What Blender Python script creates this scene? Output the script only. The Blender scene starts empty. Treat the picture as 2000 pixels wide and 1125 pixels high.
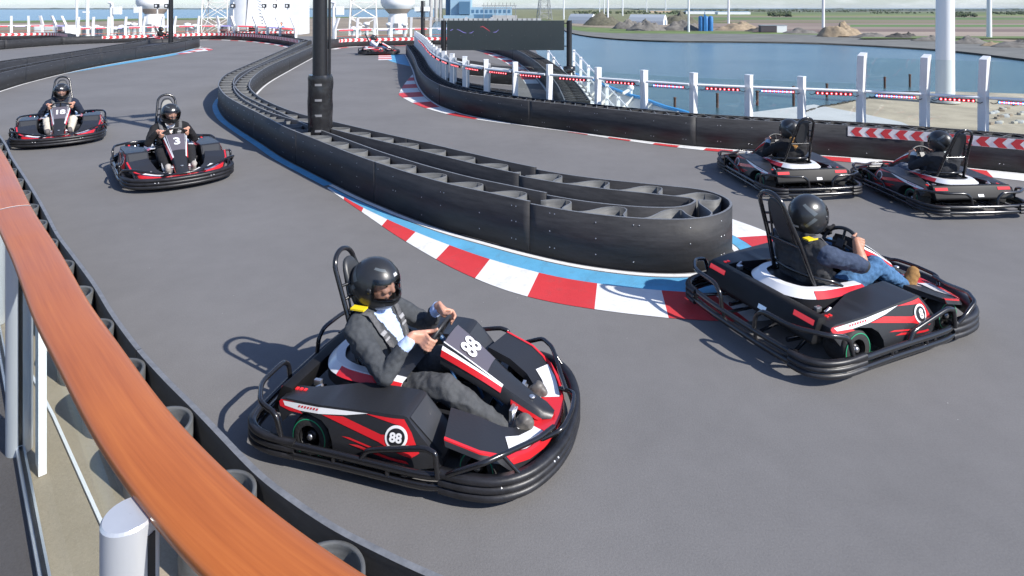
import bpy, bmesh, math, random
from mathutils import Vector, Matrix, noise
random.seed(7)
R = math.radians
S = bpy.context.scene
C = S.collection
# ------------------------------------------------------------------ camera, sky, sun, exposure
CAMH = 2.35; FPX = 1200.0; HY = 15.0
cd = bpy.data.cameras.new('camera'); cam = bpy.data.objects.new('camera', cd); C.objects.link(cam)
cam.location = (0, 0, CAMH); cam.rotation_euler = (R(90), 0, 0)
cd.sensor_width = 36; cd.lens = 36 * FPX / 2000
cd.shift_y = -(562.5 - HY) / 2000
cd.clip_start = 0.05; cd.clip_end = 60000
S.camera = cam
SUN_EL = R(38); SUN_AZ = math.atan2(.84, -.54)
w = bpy.data.worlds.new('World'); S.world = w; w.use_nodes = True
nt = w.node_tree; bg = nt.nodes['Background']
sky = nt.nodes.new('ShaderNodeTexSky'); sky.sky_type = 'NISHITA'; sky.sun_disc = False
sky.sun_elevation = SUN_EL; sky.sun_rotation = SUN_AZ; sky.air_density = 1.0; sky.dust_density = .3; sky.ozone_density = 3.0
tint = nt.nodes.new('ShaderNodeMix'); tint.data_type = 'RGBA'; tint.blend_type = 'MULTIPLY'; tint.inputs[0].default_value = 1; tint.inputs[7].default_value = (.84, .96, 1.2, 1)
nt.links.new(sky.outputs[0], tint.inputs[6])
wtc = nt.nodes.new('ShaderNodeTexCoord'); wmp = nt.nodes.new('ShaderNodeMapping'); wmp.inputs['Scale'].default_value = (3, 3, 14)   # clouds over the whole sky
wn = nt.nodes.new('ShaderNodeTexNoise'); wn.inputs['Scale'].default_value = 2.2; wn.inputs['Detail'].default_value = 7; wn.inputs['Roughness'].default_value = .6
wr_ = nt.nodes.new('ShaderNodeMapRange'); wr_.inputs[1].default_value = .5; wr_.inputs[2].default_value = .72; wr_.inputs[4].default_value = .55
cl_ = nt.nodes.new('ShaderNodeMix'); cl_.data_type = 'RGBA'; cl_.inputs[7].default_value = (9.0, 9.3, 9.8, 1)
nt.links.new(wtc.outputs['Generated'], wmp.inputs[0]); nt.links.new(wmp.outputs[0], wn.inputs['Vector']); nt.links.new(wn.outputs[0], wr_.inputs[0]); nt.links.new(wr_.outputs[0], cl_.inputs[0])
nt.links.new(tint.outputs[2], cl_.inputs[6]); nt.links.new(cl_.outputs[2], bg.inputs[0]); bg.inputs[1].default_value = 0.085
sl = bpy.data.lights.new('sun', 'SUN'); sl.energy = 4.0; sl.angle = R(.53); sl.color = (1, .955, .89)
so = bpy.data.objects.new('sun', sl); C.objects.link(so)
sd = Vector((math.sin(SUN_AZ) * math.cos(SUN_EL), math.cos(SUN_AZ) * math.cos(SUN_EL), math.sin(SUN_EL)))
so.rotation_euler = sd.to_track_quat('Z', 'Y').to_euler(); so.location = sd * 60
S.view_settings.view_transform = 'Standard'; S.view_settings.look = 'None'
S.view_settings.exposure = 0.75; S.view_settings.gamma = 1; S.view_settings.use_curve_mapping = False
S.render.resolution_x = 1024; S.render.resolution_y = 576

# ------------------------------------------------------------------ helpers
def G(x, y, z=0.0):                      # a point of the photograph on the level plane z
    k = (CAMH - z) / (y - HY)
    return Vector(((x - 1000) * k, FPX * k, z))
def tag(o, label=None, cat=None, group=None, kind=None):
    if label: o['label'] = label
    if cat: o['category'] = cat
    if group: o['group'] = group
    if kind: o['kind'] = kind
    return o
def empty(name, loc=(0, 0, 0), rz=0, label=None, cat=None, group=None, kind=None, scale=1):
    o = bpy.data.objects.new(name, None); C.objects.link(o)
    o.location = loc; o.rotation_euler = (0, 0, rz); o.scale = (scale,) * 3; o.empty_display_size = .1
    return tag(o, label, cat, group, kind)
def link(name, me, parent=None):
    o = bpy.data.objects.new(name, me); C.objects.link(o); o.parent = parent
    return o
class MB:                                # collects shapes, links them as one mesh object
    def __init__(s): s.v = []; s.f = []; s.m = []; s.sm = []
    def add(s, v, f, mi=0, smooth=False):
        b = len(s.v); s.v += [tuple(p) for p in v]
        s.f += [tuple(i + b for i in q) for q in f]; s.m += [mi] * len(f); s.sm += [smooth] * len(f)
        return s
    def box(s, x0, x1, y0, y1, z0, z1, mi=0, M=None):
        v = [Vector((x, y, z)) for z in (z0, z1) for y in (y0, y1) for x in (x0, x1)]
        if M: v = [M @ p for p in v]
        return s.add(v, [(0, 2, 3, 1), (4, 5, 7, 6), (0, 1, 5, 4), (2, 6, 7, 3), (0, 4, 6, 2), (1, 3, 7, 5)], mi)
    def obox(s, c, d, L, W, z0, z1, mi=0):   # box centred at c along direction d
        d = Vector((d[0], d[1], 0)).normalized(); n = Vector((-d.y, d.x, 0)); c = Vector((c[0], c[1], 0))
        v = [c + d * a * L / 2 + n * b * W / 2 + Vector((0, 0, z)) for z in (z0, z1) for b in (-1, 1) for a in (-1, 1)]
        return s.add(v, [(0, 2, 3, 1), (4, 5, 7, 6), (0, 1, 5, 4), (2, 6, 7, 3), (0, 4, 6, 2), (1, 3, 7, 5)], mi)
    def tube(s, pts, r, seg=8, closed=False, mi=0, caps=True):
        pts = [Vector(p) for p in pts]; n = len(pts); rr = r if isinstance(r, (list, tuple)) else [r] * n
        v = []; f = []; up = None
        for i, p in enumerate(pts):
            a = pts[(i - 1) % n] if closed or i else p; b = pts[(i + 1) % n] if closed or i < n - 1 else p
            t = (b - a).normalized() if (b - a).length > 1e-9 else Vector((0, 0, 1))
            if up is None:
                up = Vector((0, 0, 1)) if abs(t.z) < .9 else Vector((1, 0, 0))
            x = t.cross(up); x = x.normalized() if x.length > 1e-6 else Vector((1, 0, 0)); y = x.cross(t).normalized(); up = y
            for k in range(seg):
                an = 2 * math.pi * k / seg
                v.append(p + (x * math.cos(an) + y * math.sin(an)) * rr[i])
        m = n if closed else n - 1
        for i in range(m):
            j = (i + 1) % n
            for k in range(seg):
                l = (k + 1) % seg
                f.append((i * seg + k, i * seg + l, j * seg + l, j * seg + k))
        s.add(v, f, mi, True)
        if caps and not closed:
            s.add(v[:seg], [tuple(range(seg))[::-1]], mi); s.add(v[-seg:], [tuple(range(seg))], mi)
        return s
    def lathe(s, prof, seg=24, c=(0, 0, 0), mi=0, smooth=True, axis='z'):   # prof: (r, h)
        v = []; f = []
        for r, h in prof:
            for k in range(seg):
                a = 2 * math.pi * k / seg; p = (r * math.cos(a), r * math.sin(a), h)
                if axis == 'y': p = (p[0], p[2], p[1])
                if axis == 'x': p = (p[2], p[0], p[1])
                v.append((p[0] + c[0], p[1] + c[1], p[2] + c[2]))
        for i in range(len(prof) - 1):
            for k in range(seg):
                l = (k + 1) % seg
                f.append((i * seg + k, i * seg + l, (i + 1) * seg + l, (i + 1) * seg + k))
        return s.add(v, f, mi, smooth)
    def ball(s, c, r, seg=12, ring=8, mi=0, sc=(1, 1, 1)):
        v = [(c[0], c[1], c[2] + r * sc[2])]; f = []
        for i in range(1, ring):
            t = math.pi * i / ring
            for k in range(seg):
                a = 2 * math.pi * k / seg
                v.append((c[0] + r * sc[0] * math.sin(t) * math.cos(a), c[1] + r * sc[1] * math.sin(t) * math.sin(a), c[2] + r * sc[2] * math.cos(t)))
        v.append((c[0], c[1], c[2] - r * sc[2])); n = len(v) - 1
        for k in range(seg):
            l = (k + 1) % seg
            f.append((0, 1 + k, 1 + l)); f.append((n, n - seg + l, n - seg + k))
            for i in range(ring - 2):
                a = 1 + i * seg; f.append((a + k, a + seg + k, a + seg + l, a + l))
        return s.add(v, f, mi, True)
    def wall(s, pts, z0, z1, t, mi=0, smooth=True, top=None):   # upright strip along a 2-D line; thickness t, centred
        n = len(pts); v = []; P = [Vector((p[0], p[1])) for p in pts]
        for i, p in enumerate(P):
            d = (P[min(i + 1, n - 1)] - P[max(i - 1, 0)]).normalized(); nn = Vector((-d.y, d.x)) * t / 2
            for q, z in ((p + nn, z0), (p + nn, z1), (p - nn, z1), (p - nn, z0)):
                v.append((q.x, q.y, z))
        fs = []; ft = []
        for i in range(n - 1):
            a = i * 4; b = a + 4
            fs += [(a, b, b + 1, a + 1), (a + 2, b + 2, b + 3, a + 3)]; ft += [(a + 1, b + 1, b + 2, a + 2), (a + 3, b + 3, b, a)]
        base = len(s.v); s.add(v, fs, mi, smooth)
        tm = mi if top is None else top
        for q in ft: s.f.append(tuple(i + base for i in q)); s.m.append(tm); s.sm.append(False)
        for q in ((0, 1, 2, 3), tuple(4 * (n - 1) + k for k in (3, 2, 1, 0))): s.f.append(tuple(i + base for i in q)); s.m.append(mi); s.sm.append(False)
        return s
    def strip(s, A, B, mi=0, smooth=False):          # sheet between two lines of equal length
        n = len(A); return s.add(list(A) + list(B), [(i, i + 1, n + i + 1, n + i) for i in range(n - 1)], mi, smooth)
    def loft(s, secs, mi=0, closed=True, caps=True, smooth=True):
        n = len(secs[0]); v = [p for q in secs for p in q]; f = []
        for i in range(len(secs) - 1):
            for k in range(n if closed else n - 1):
                l = (k + 1) % n; f.append((i * n + k, i * n + l, (i + 1) * n + l, (i + 1) * n + k))
        s.add(v, f, mi, smooth)
        if caps and closed: s.add(secs[0], [tuple(range(n))[::-1]], mi); s.add(secs[-1], [tuple(range(n))], mi)
        return s
    def mesh(s, name, mats):
        me = bpy.data.meshes.new(name); me.from_pydata(s.v, [], s.f)
        for m in (mats if isinstance(mats, (list, tuple)) else [mats]): me.materials.append(m)
        me.polygons.foreach_set('material_index', s.m); me.polygons.foreach_set('use_smooth', s.sm); me.update()
        return me
    def build(s, name, mats, parent=None, fix=False):
        me = s.mesh(name, mats)
        if fix: recalc(me)
        return link(name, me, parent)
def recalc(me):
    bm = bmesh.new(); bm.from_mesh(me); bmesh.ops.recalc_face_normals(bm, faces=bm.faces); bm.to_mesh(me); bm.free()
def spline(pts, step=.12):               # Catmull-Rom through points, then even steps
    P = [Vector(p) for p in pts]; out = []
    for i in range(len(P) - 1):
        a, b, c, d = P[max(i - 1, 0)], P[i], P[i + 1], P[min(i + 2, len(P) - 1)]
        n = max(4, int((c - b).length / step * 2))
        for k in range(n):
            t = k / n
            out.append(.5 * ((2 * b) + (c - a) * t + (2 * a - 5 * b + 4 * c - d) * t * t + (3 * b - a - 3 * c + d) * t ** 3))
    out.append(P[-1]); return resample(out, step)
def resample(P, step):
    L = [0]
    for a, b in zip(P, P[1:]): L.append(L[-1] + (b - a).length)
    n = max(2, int(round(L[-1] / step))); o = []; j = 0
    for i in range(n + 1):
        t = L[-1] * i / n
        while j < len(L) - 2 and L[j + 1] < t: j += 1
        k = (t - L[j]) / max(1e-9, L[j + 1] - L[j]); o.append(P[j].lerp(P[j + 1], k))
    return o
def offset(P, d):                        # shift a 2-D line sideways (+ = left of travel)
    o = []; n = len(P)
    for i in range(n):
        t = P[min(i + 1, n - 1)] - P[max(i - 1, 0)]; t = Vector((t.x, t.y)).normalized()
        k = d[i] if isinstance(d, list) else d
        q = P[i].copy(); q.x += -t.y * k; q.y += t.x * k; o.append(q)
    return o
def flat(P, z): return [(p.x, p.y, z) for p in P]

# ------------------------------------------------------------------ materials
def mat(name, col, rough=.5, metal=0, bump=0, bscale=40, var=0, vscale=8, spec=.5, coat=0, emit=None, es=0, stretch=None):
    m = bpy.data.materials.new(name); m.use_nodes = True; t = m.node_tree; b = t.nodes['Principled BSDF']
    b.inputs['Base Color'].default_value = (*col, 1); b.inputs['Roughness'].default_value = rough
    b.inputs['Metallic'].default_value = metal; b.inputs['Specular IOR Level'].default_value = spec
    b.inputs['Coat Weight'].default_value = coat
    if emit: b.inputs['Emission Color'].default_value = (*emit, 1); b.inputs['Emission Strength'].default_value = es
    if bump or var:
        tc = t.nodes.new('ShaderNodeTexCoord'); src = tc.outputs['Object']
        if stretch:
            mp = t.nodes.new('ShaderNodeMapping'); mp.inputs['Scale'].default_value = stretch
            t.links.new(src, mp.inputs[0]); src = mp.outputs[0]
    if bump:
        n = t.nodes.new('ShaderNodeTexNoise'); n.inputs['Scale'].default_value = bscale; n.inputs['Detail'].default_value = 4
        bp = t.nodes.new('ShaderNodeBump'); bp.inputs['Strength'].default_value = bump; bp.inputs['Distance'].default_value = .01
        t.links.new(src, n.inputs['Vector']); t.links.new(n.outputs[0], bp.inputs['Height']); t.links.new(bp.outputs[0], b.inputs['Normal'])
    if var:
        n = t.nodes.new('ShaderNodeTexNoise'); n.inputs['Scale'].default_value = vscale; n.inputs['Detail'].default_value = 6
        n.inputs['Roughness'].default_value = .65
        cr = t.nodes.new('ShaderNodeValToRGB')
        cr.color_ramp.elements[0].position = .3; cr.color_ramp.elements[1].position = .7
        cr.color_ramp.elements[0].color = (*[c * (1 - var) for c in col], 1)
        cr.color_ramp.elements[1].color = (*[min(1, c * (1 + var)) for c in col], 1)
        t.links.new(src, n.inputs['Vector']); t.links.new(n.outputs[0], cr.inputs[0]); t.links.new(cr.outputs[0], b.inputs['Base Color'])
    return m
def nodes(m): return m.node_tree, m.node_tree.nodes['Principled BSDF']
M = {}
def asphalt(name, c0, c1, speck):
    m = mat(name, c0, .85, spec=.35); t, b = nodes(m); N = t.nodes.new; L = t.links.new
    tc = N('ShaderNodeTexCoord')
    n1 = N('ShaderNodeTexNoise'); n1.inputs['Scale'].default_value = .55; n1.inputs['Detail'].default_value = 5
    n2 = N('ShaderNodeTexNoise'); n2.inputs['Scale'].default_value = 95; n2.inputs['Detail'].default_value = 5; n2.inputs['Roughness'].default_value = .8
    n4 = N('ShaderNodeTexNoise'); n4.inputs['Scale'].default_value = 4; n4.inputs['Detail'].default_value = 8; n4.inputs['Roughness'].default_value = .7
    for n in (n1, n2, n4): L(tc.outputs['Object'], n.inputs['Vector'])
    mx = N('ShaderNodeMix'); mx.data_type = 'RGBA'; mx.inputs[6].default_value = (*c0, 1); mx.inputs[7].default_value = (*c1, 1)
    a1 = N('ShaderNodeMath'); a1.operation = 'MULTIPLY_ADD'; a1.inputs[1].default_value = .75
    a2 = N('ShaderNodeMath'); a2.operation = 'MULTIPLY_ADD'; a2.inputs[1].default_value = .45
    L(n4.outputs[0], a2.inputs[0]); L(n2.outputs[0], a2.inputs[2]); L(n1.outputs[0], a1.inputs[0]); L(a2.outputs[0], a1.inputs[2])
    mr = N('ShaderNodeMapRange'); mr.inputs[1].default_value = .68; mr.inputs[2].default_value = 1.50
    L(a1.outputs[0], mr.inputs[0]); L(mr.outputs[0], mx.inputs[0])
    vo = N('ShaderNodeTexVoronoi'); vo.inputs['Scale'].default_value = 22; L(tc.outputs['Object'], vo.inputs['Vector'])
    lt = N('ShaderNodeMath'); lt.operation = 'LESS_THAN'; lt.inputs[1].default_value = .075; L(vo.outputs['Distance'], lt.inputs[0])
    sp = N('ShaderNodeSeparateColor'); L(vo.outputs['Color'], sp.inputs[0])
    gt = N('ShaderNodeMath'); gt.operation = 'GREATER_THAN'; gt.inputs[1].default_value = .982; L(sp.outputs[0], gt.inputs[0])
    mu = N('ShaderNodeMath'); mu.operation = 'MULTIPLY'; L(lt.outputs[0], mu.inputs[0]); L(gt.outputs[0], mu.inputs[1])
    m2 = N('ShaderNodeMix'); m2.data_type = 'RGBA'; m2.inputs[7].default_value = (*speck, 1)
    L(mu.outputs[0], m2.inputs[0]); L(mx.outputs[2], m2.inputs[6]); L(m2.outputs[2], b.inputs['Base Color'])
    bp = N('ShaderNodeBump'); bp.inputs['Strength'].default_value = .5; bp.inputs['Distance'].default_value = .004
    L(n2.outputs[0], bp.inputs['Height']); L(bp.outputs[0], b.inputs['Normal'])
    return m
M['asphalt'] = asphalt('asphalt', (.122, .1185, .1175), (.203, .1975, .1955), (.42, .41, .40))
M['deckgrey'] = asphalt('deck_grey', (.075, .066, .064), (.135, .120, .118), (.2, .19, .18))
M['deckbeige'] = asphalt('deck_beige', (.26, .215, .155), (.43, .37, .28), (.2, .15, .1))
def hdpe(name, c, rough):
    m = mat(name, c, rough, spec=.3); t, b = nodes(m); N = t.nodes.new; L = t.links.new
    tc = N('ShaderNodeTexCoord'); mp = N('ShaderNodeMapping'); mp.inputs['Scale'].default_value = (1.2, 1.2, 9)
    n = N('ShaderNodeTexNoise'); n.inputs['Scale'].default_value = 2.2; n.inputs['Detail'].default_value = 9; n.inputs['Roughness'].default_value = .72
    L(tc.outputs['Object'], mp.inputs[0]); L(mp.outputs[0], n.inputs['Vector'])
    cr = N('ShaderNodeValToRGB'); e = cr.color_ramp.elements
    e[0].position = .32; e[1].position = .78; e[0].color = (*[x * .75 for x in c], 1); e[1].color = (*[x * 1.9 + .006 for x in c], 1)
    L(n.outputs[0], cr.inputs[0]); L(cr.outputs[0], b.inputs['Base Color'])
    mr = N('ShaderNodeMapRange'); mr.inputs[3].default_value = rough - .12; mr.inputs[4].default_value = rough + .2
    L(n.outputs[0], mr.inputs[0]); L(mr.outputs[0], b.inputs['Roughness'])
    n2 = N('ShaderNodeTexNoise'); n2.inputs['Scale'].default_value = 14; L(tc.outputs['Object'], n2.inputs['Vector'])
    bp = N('ShaderNodeBump'); bp.inputs['Strength'].default_value = .12; bp.inputs['Distance'].default_value = .02
    L(n2.outputs[0], bp.inputs['Height']); L(bp.outputs[0], b.inputs['Normal'])
    return m
M['hdpe'] = hdpe('barrier_plastic', (.026, .026, .028), .56)
M['hdpe_dk'] = hdpe('barrier_plastic_dark', (.0065, .0065, .0075), .6)  # darker copy; shade between the near strip and its pipes is put into the colour
M['hdpe_cut'] = mat('barrier_cut_edge', (.16, .165, .175), .5, var=.25, vscale=25)
M['hdpe_in'] = hdpe('spacer_plastic', (.09, .092, .092), .5)
M['red'] = mat('paint_red', (.58, .040, .046), .6, var=.1, vscale=3, bump=.3, bscale=120)
M['white'] = mat('paint_white', (.74, .74, .73), .6, var=.07, vscale=5, bump=.3, bscale=120)
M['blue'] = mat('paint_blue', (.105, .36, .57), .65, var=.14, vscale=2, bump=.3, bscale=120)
def grime(m, dark, amt):
    t, b = nodes(m); N = t.nodes.new; L = t.links.new; src = b.inputs['Base Color'].links[0].from_socket
    tc = N('ShaderNodeTexCoord'); n = N('ShaderNodeTexNoise'); n.inputs['Scale'].default_value = 6; n.inputs['Detail'].default_value = 9; n.inputs['Roughness'].default_value = .78; n.inputs['Distortion'].default_value = .6
    L(tc.outputs['Object'], n.inputs['Vector']); mr = N('ShaderNodeMapRange'); mr.inputs[1].default_value = .52; mr.inputs[2].default_value = .80; mr.inputs[4].default_value = amt; L(n.outputs[0], mr.inputs[0])
    mx = N('ShaderNodeMix'); mx.data_type = 'RGBA'; mx.inputs[7].default_value = (*dark, 1); L(mr.outputs[0], mx.inputs[0]); L(src, mx.inputs[6]); L(mx.outputs[2], b.inputs['Base Color'])
for k_ in ('red', 'white', 'blue'): grime(M[k_], (.10, .095, .095), .45)
M['alu'] = mat('painted_white_metal', (.78, .79, .8), .28, var=.04, vscale=6)
M['railalu'] = mat('satin_aluminium_post', (.55, .57, .60), .3, .35, var=.06, vscale=9, stretch=(1, 1, .1))
M['steelw'] = mat('ship_white', (.8, .8, .79), .4, var=.06, vscale=1.5)
M['blackmetal'] = mat('black_powder_coat', (.014, .014, .016), .38, var=.3, vscale=20)
M['pad'] = mat('black_vinyl_padding', (.016, .016, .018), .26, bump=.9, bscale=7, var=.2, vscale=9)
M['boltm'] = mat('zinc_bolt', (.55, .56, .58), .35, .9)
M['silver'] = mat('brushed_aluminium', (.62, .63, .65), .3, .85)
M['tape'] = mat('grey_tape', (.2, .2, .21), .4)
def glass(name, tint, gl):
    m = bpy.data.materials.new(name); m.use_nodes = True; t = m.node_tree; t.nodes.clear(); N = t.nodes.new; L = t.links.new
    o = N('ShaderNodeOutputMaterial'); tr = N('ShaderNodeBsdfTransparent'); tr.inputs[0].default_value = (*tint, 1)
    g = N('ShaderNodeBsdfGlossy'); g.inputs['Roughness'].default_value = .02
    lw = N('ShaderNodeFresnel'); lw.inputs[0].default_value = gl; mx = N('ShaderNodeMixShader')
    L(lw.outputs[0], mx.inputs[0]); L(tr.outputs[0], mx.inputs[1]); L(g.outputs[0], mx.inputs[2]); L(mx.outputs[0], o.inputs[0])
    return m
M['glass'] = glass('clear_glass', (.93, .965, .95), 1.42)
def clear(name, tint, k):
    m = glass(name, tint, 1.3); t = m.node_tree; mx = [n for n in t.nodes if n.type == 'MIX_SHADER'][0]
    for l in list(t.links):
        if l.to_socket == mx.inputs[0]: t.links.remove(l)
    mx.inputs[0].default_value = k; return m
M['railglass'] = clear('coated_rail_glass', (.90, .93, .92), .05)
M['visor'] = glass('visor_glass', (.72, .74, .76), 1.45)
def wood():
    m = mat('varnished_teak', (.4, .1, .02), .22, spec=.4, coat=.12); t, b = nodes(m); N = t.nodes.new; L = t.links.new
    at = N('ShaderNodeAttribute'); at.attribute_name = 'grain'
    mp = N('ShaderNodeMapping'); mp.inputs['Scale'].default_value = (1.3, 55, 55); L(at.outputs['Vector'], mp.inputs[0])
    n = N('ShaderNodeTexNoise'); n.inputs['Scale'].default_value = 1.6; n.inputs['Detail'].default_value = 8; n.inputs['Roughness'].default_value = .62; n.inputs['Distortion'].default_value = .25
    L(mp.outputs[0], n.inputs['Vector'])
    n2 = N('ShaderNodeTexNoise'); n2.inputs['Scale'].default_value = 2.6; n2.inputs['Detail'].default_value = 3; L(at.outputs['Vector'], n2.inputs['Vector'])
    ad = N('ShaderNodeMath'); ad.operation = 'MULTIPLY_ADD'; ad.inputs[1].default_value = .38; L(n2.outputs[0], ad.inputs[0]); L(n.outputs[0], ad.inputs[2])
    cr = N('ShaderNodeValToRGB'); e = cr.color_ramp.elements
    e[0].position = .42; e[0].color = (.345, .088, .018, 1); e[1].position = .9; e[1].color = (.485, .143, .031, 1)
    k = e.new(.66); k.color = (.42, .114, .024, 1)
    L(ad.outputs[0], cr.inputs[0]); L(cr.outputs[0], b.inputs['Base Color'])
    mr = N('ShaderNodeMapRange'); mr.inputs[3].default_value = .26; mr.inputs[4].default_value = .5; L(n2.outputs[0], mr.inputs[0]); L(mr.outputs[0], b.inputs['Roughness'])
    return m
M['wood'] = wood()
# ------------------------------------------------------------------ track lines (level plane of the barrier tops, z = .5)
HB = .5
def TL(px, step=.12): return spline([Vector((p.x, p.y)) for p in (G(x, y, HB) for x, y in px)], step)
R_px = [(2420, 303), (2250, 289), (2000, 270), (1835, 257), (1663, 245), (1472, 235), (1340, 227), (1220, 216), (1115, 205), (1010, 194), (920, 181), (884, 173), (854, 163), (830, 148), (816, 130), (809, 112), (800, 97), (793, 87)]
I_px = [(596, 77), (565, 91), (530, 106), (488, 124), (453, 139), (437, 148), (428, 160), (428, 169), (440, 185), (466, 201), (510, 223), (554, 246), (605, 267), (650, 285), (699, 304), (749, 321), (803, 338), (875, 358), (956, 376), (1037, 393), (1131, 409), (1235, 420), (1316, 423), (1370, 420), (1410, 410), (1428, 395), (1415, 380), (1370, 366), (1280, 356), (1180, 346), (1091, 334), (1010, 319), (920, 299), (830, 278), (740, 258), (650, 237), (598, 225), (554, 211), (510, 191), (490, 174), (487, 163), (497, 148), (523, 130), (565, 111), (607, 93), (640, 79)]
OL_px = [(-160, 88), (-60, 83), (0, 80), (60, 76), (120, 72.5), (180, 70.5), (260, 68.5), (340, 66), (416, 64), (470, 65.5), (512, 68), (550, 72), (580, 77), (594, 80.5)]
OR_px = [(642, 79), (662, 76.5), (700, 74.5), (818, 72.6), (900, 72), (1000, 72), (1060, 74)]
OO_px = [(-140, 67), (0, 65), (80, 63.6), (118, 65), (146, 70)]
L_px = [(-240, 214), (-110, 172), (0, 143), (64, 128), (160, 110), (256, 96), (339, 85), (374, 78.5), (389, 76), (377, 74.6), (288, 77), (244, 84), (128, 102), (0, 119), (-160, 148)]
B2_px = [(1103, 196), (1098, 184), (1085, 160), (1060, 131), (1035, 112), (1012, 99), (985, 90), (950, 82), (900, 76)]
LB_px = [(1010, 1190), (840, 1121), (733, 1071), (647, 1026), (560, 968), (496, 916), (410, 827), (371, 787), (319, 735), (267, 677), (219, 612), (184, 555), (145, 502), (113, 459), (94, 424), (76, 391), (51, 350), (23, 307), (0, 266), (-60, 196)]
RF = TL(R_px); IS = TL(I_px, .08); OL = TL(OL_px, .2); OR_ = TL(OR_px, .2); OO = TL(OO_px, .2); LL = TL(L_px, .15); B2 = TL(B2_px, .15); LB = TL(LB_px, .05)

def arc(P):
    L = [0]
    for a, b in zip(P, P[1:]): L.append(L[-1] + (b - a).length)
    return L
def at(P, L, s):
    s = max(0, min(L[-1], s)); lo, hi = 0, len(L) - 1
    while hi - lo > 1:
        m = (lo + hi) // 2
        if L[m] <= s: lo = m
        else: hi = m
    k = (s - L[lo]) / max(1e-9, L[hi] - L[lo]); p = P[lo].lerp(P[hi], k); d = (P[hi] - P[lo]).normalized()
    return p, d, Vector((-d.y, d.x))
def sub(P, L, a, b):
    o = [at(P, L, a)[0]] + [p for p, l in zip(P, L) if a + 1e-4 < l < b - 1e-4] + [at(P, L, b)[0]]
    return o
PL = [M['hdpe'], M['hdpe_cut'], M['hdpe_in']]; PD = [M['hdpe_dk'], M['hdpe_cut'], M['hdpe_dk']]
def panels(P, parent, plen, h=HB, t=.022, name='wall_panel', hfun=None, z0=.012, only=None, mm=None):
    L = arc(P); n = max(1, round(L[-1] / plen))
    for i in range(n):
        a, b = L[-1] * i / n, L[-1] * (i + 1) / n
        q = sub(P, L, a + (.002 if i else 0), b - .002)
        z1 = h if hfun is None else hfun(i, q)
        MB().wall(q, z0, z1, t, 0, True, 1).build(name, mm or PL, parent)
def ribbon(P, parent, amp, lam, h, over=.0, t=.012, ph=0, name='spacer_ribbon', s0=0, s1=None, tri=False, mm=None, shear=0.0):
    L = arc(P); s1 = L[-1] if s1 is None else s1; n = int((s1 - s0) / lam * (16 if not tri else 2)); q = []
    for i in range(n + 1):
        s = s0 + (s1 - s0) * i / n; f = 2 * math.pi * (s - s0) / lam + ph
        p, d, nn = at(P, L, s)
        o = math.sin(f) if not tri else (1 if i % 2 else -1)
        q.append(p + nn * amp * o + d * (over * lam * math.sin(2 * f) + shear * o))
    return MB().wall(q, .03, h, t, 2, not tri, 1).build(name, mm or PL, parent)
def bolts(P, side, parent, step=.55, zs=(.1, .38), r=.006):
    L = arc(P); mb = MB(); s = .2; rnd = random.Random(len(P))
    while s < L[-1] - .1:
        p, d, n = at(P, L, s + rnd.uniform(-.06, .06))
        for z in zs:
            if rnd.random() < .8:
                c = p + n * side * .0115; zz = z + rnd.uniform(-.02, .02)
                for dd in ((0,) if rnd.random() < .6 else (0, .05)):
                    e = c + d * dd; k = 6; ring = []
                    for j in range(k):
                        a = 2 * math.pi * j / k; w_ = e + d * math.cos(a) * r; ring.append((w_.x, w_.y, zz + math.sin(a) * r))
                    tip = e + n * side * .006
                    mb.add(ring + [(tip.x, tip.y, zz)], [(j, (j + 1) % k, k) for j in range(k)], 0, True)
        s += step
    return tag(mb.build('bolts', M['boltm'], parent), kind='stuff')
def line(P, d0, d1, z, m, name='painted_line', parent=None):
    a = offset(P, d0); b = offset(P, d1)
    return MB().strip(flat(a, z), flat(b, z)).build(name, m, parent)

# ------------------------------------------------------------------ decks
R_out = offset(RF, -.62)
edge = [(14, -4)] + [(p.x, p.y) for p in R_out if p.x > 2.0][::3]
edge += [(1.95, 12.2), (1.9, 16), (1.75, 20), (1.4, 24), (1.3, 28), (1.3, 50), (-75, 52), (-75, -4)]
def slab(name, poly, z, mats, th=.3, kind='structure', parent=None):
    n = len(poly); v = [(x, y, z) for x, y in poly] + [(x, y, z - th) for x, y in poly]
    mb = MB().add(v, [tuple(range(n))], 0); mb.add(v, [(i, i + n, (i + 1) % n + n, (i + 1) % n) for i in range(n)], 1 if isinstance(mats, list) else 0)
    o = mb.build(name, mats, parent)
    bm = bmesh.new(); bm.from_mesh(o.data); bmesh.ops.triangulate(bm, faces=[f for f in bm.faces if len(f.verts) > 4]); bmesh.ops.recalc_face_normals(bm, faces=bm.faces); bm.to_mesh(o.data); bm.free()
    if kind and parent is None: o['kind'] = kind
    return o
deck = slab('track_deck', edge, 0, [M['asphalt'], M['steelw']], .8)
# painted edge lines along the barrier feet
for P, a, b in ((RF, .02, .07), (IS, -.03, -.085), (OL, -.03, -.1), (OR_, -.03, -.1), (OO, -.03, -.1), (LL, -.03, -.09), (B2, .03, .09)):
    line(P, a, b, .004, M['white'], parent=deck)

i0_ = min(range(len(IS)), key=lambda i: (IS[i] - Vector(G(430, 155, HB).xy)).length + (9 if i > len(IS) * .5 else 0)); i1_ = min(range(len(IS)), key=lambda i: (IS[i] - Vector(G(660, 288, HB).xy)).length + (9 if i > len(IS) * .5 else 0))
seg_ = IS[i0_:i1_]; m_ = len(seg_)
MB().strip(flat(offset(seg_, -.03), .0065), flat(offset(seg_, [-.10 - .05 * min(1, i / 25) for i in range(m_)]), .0065)).build('blue_line', M['blue'], deck)
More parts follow.
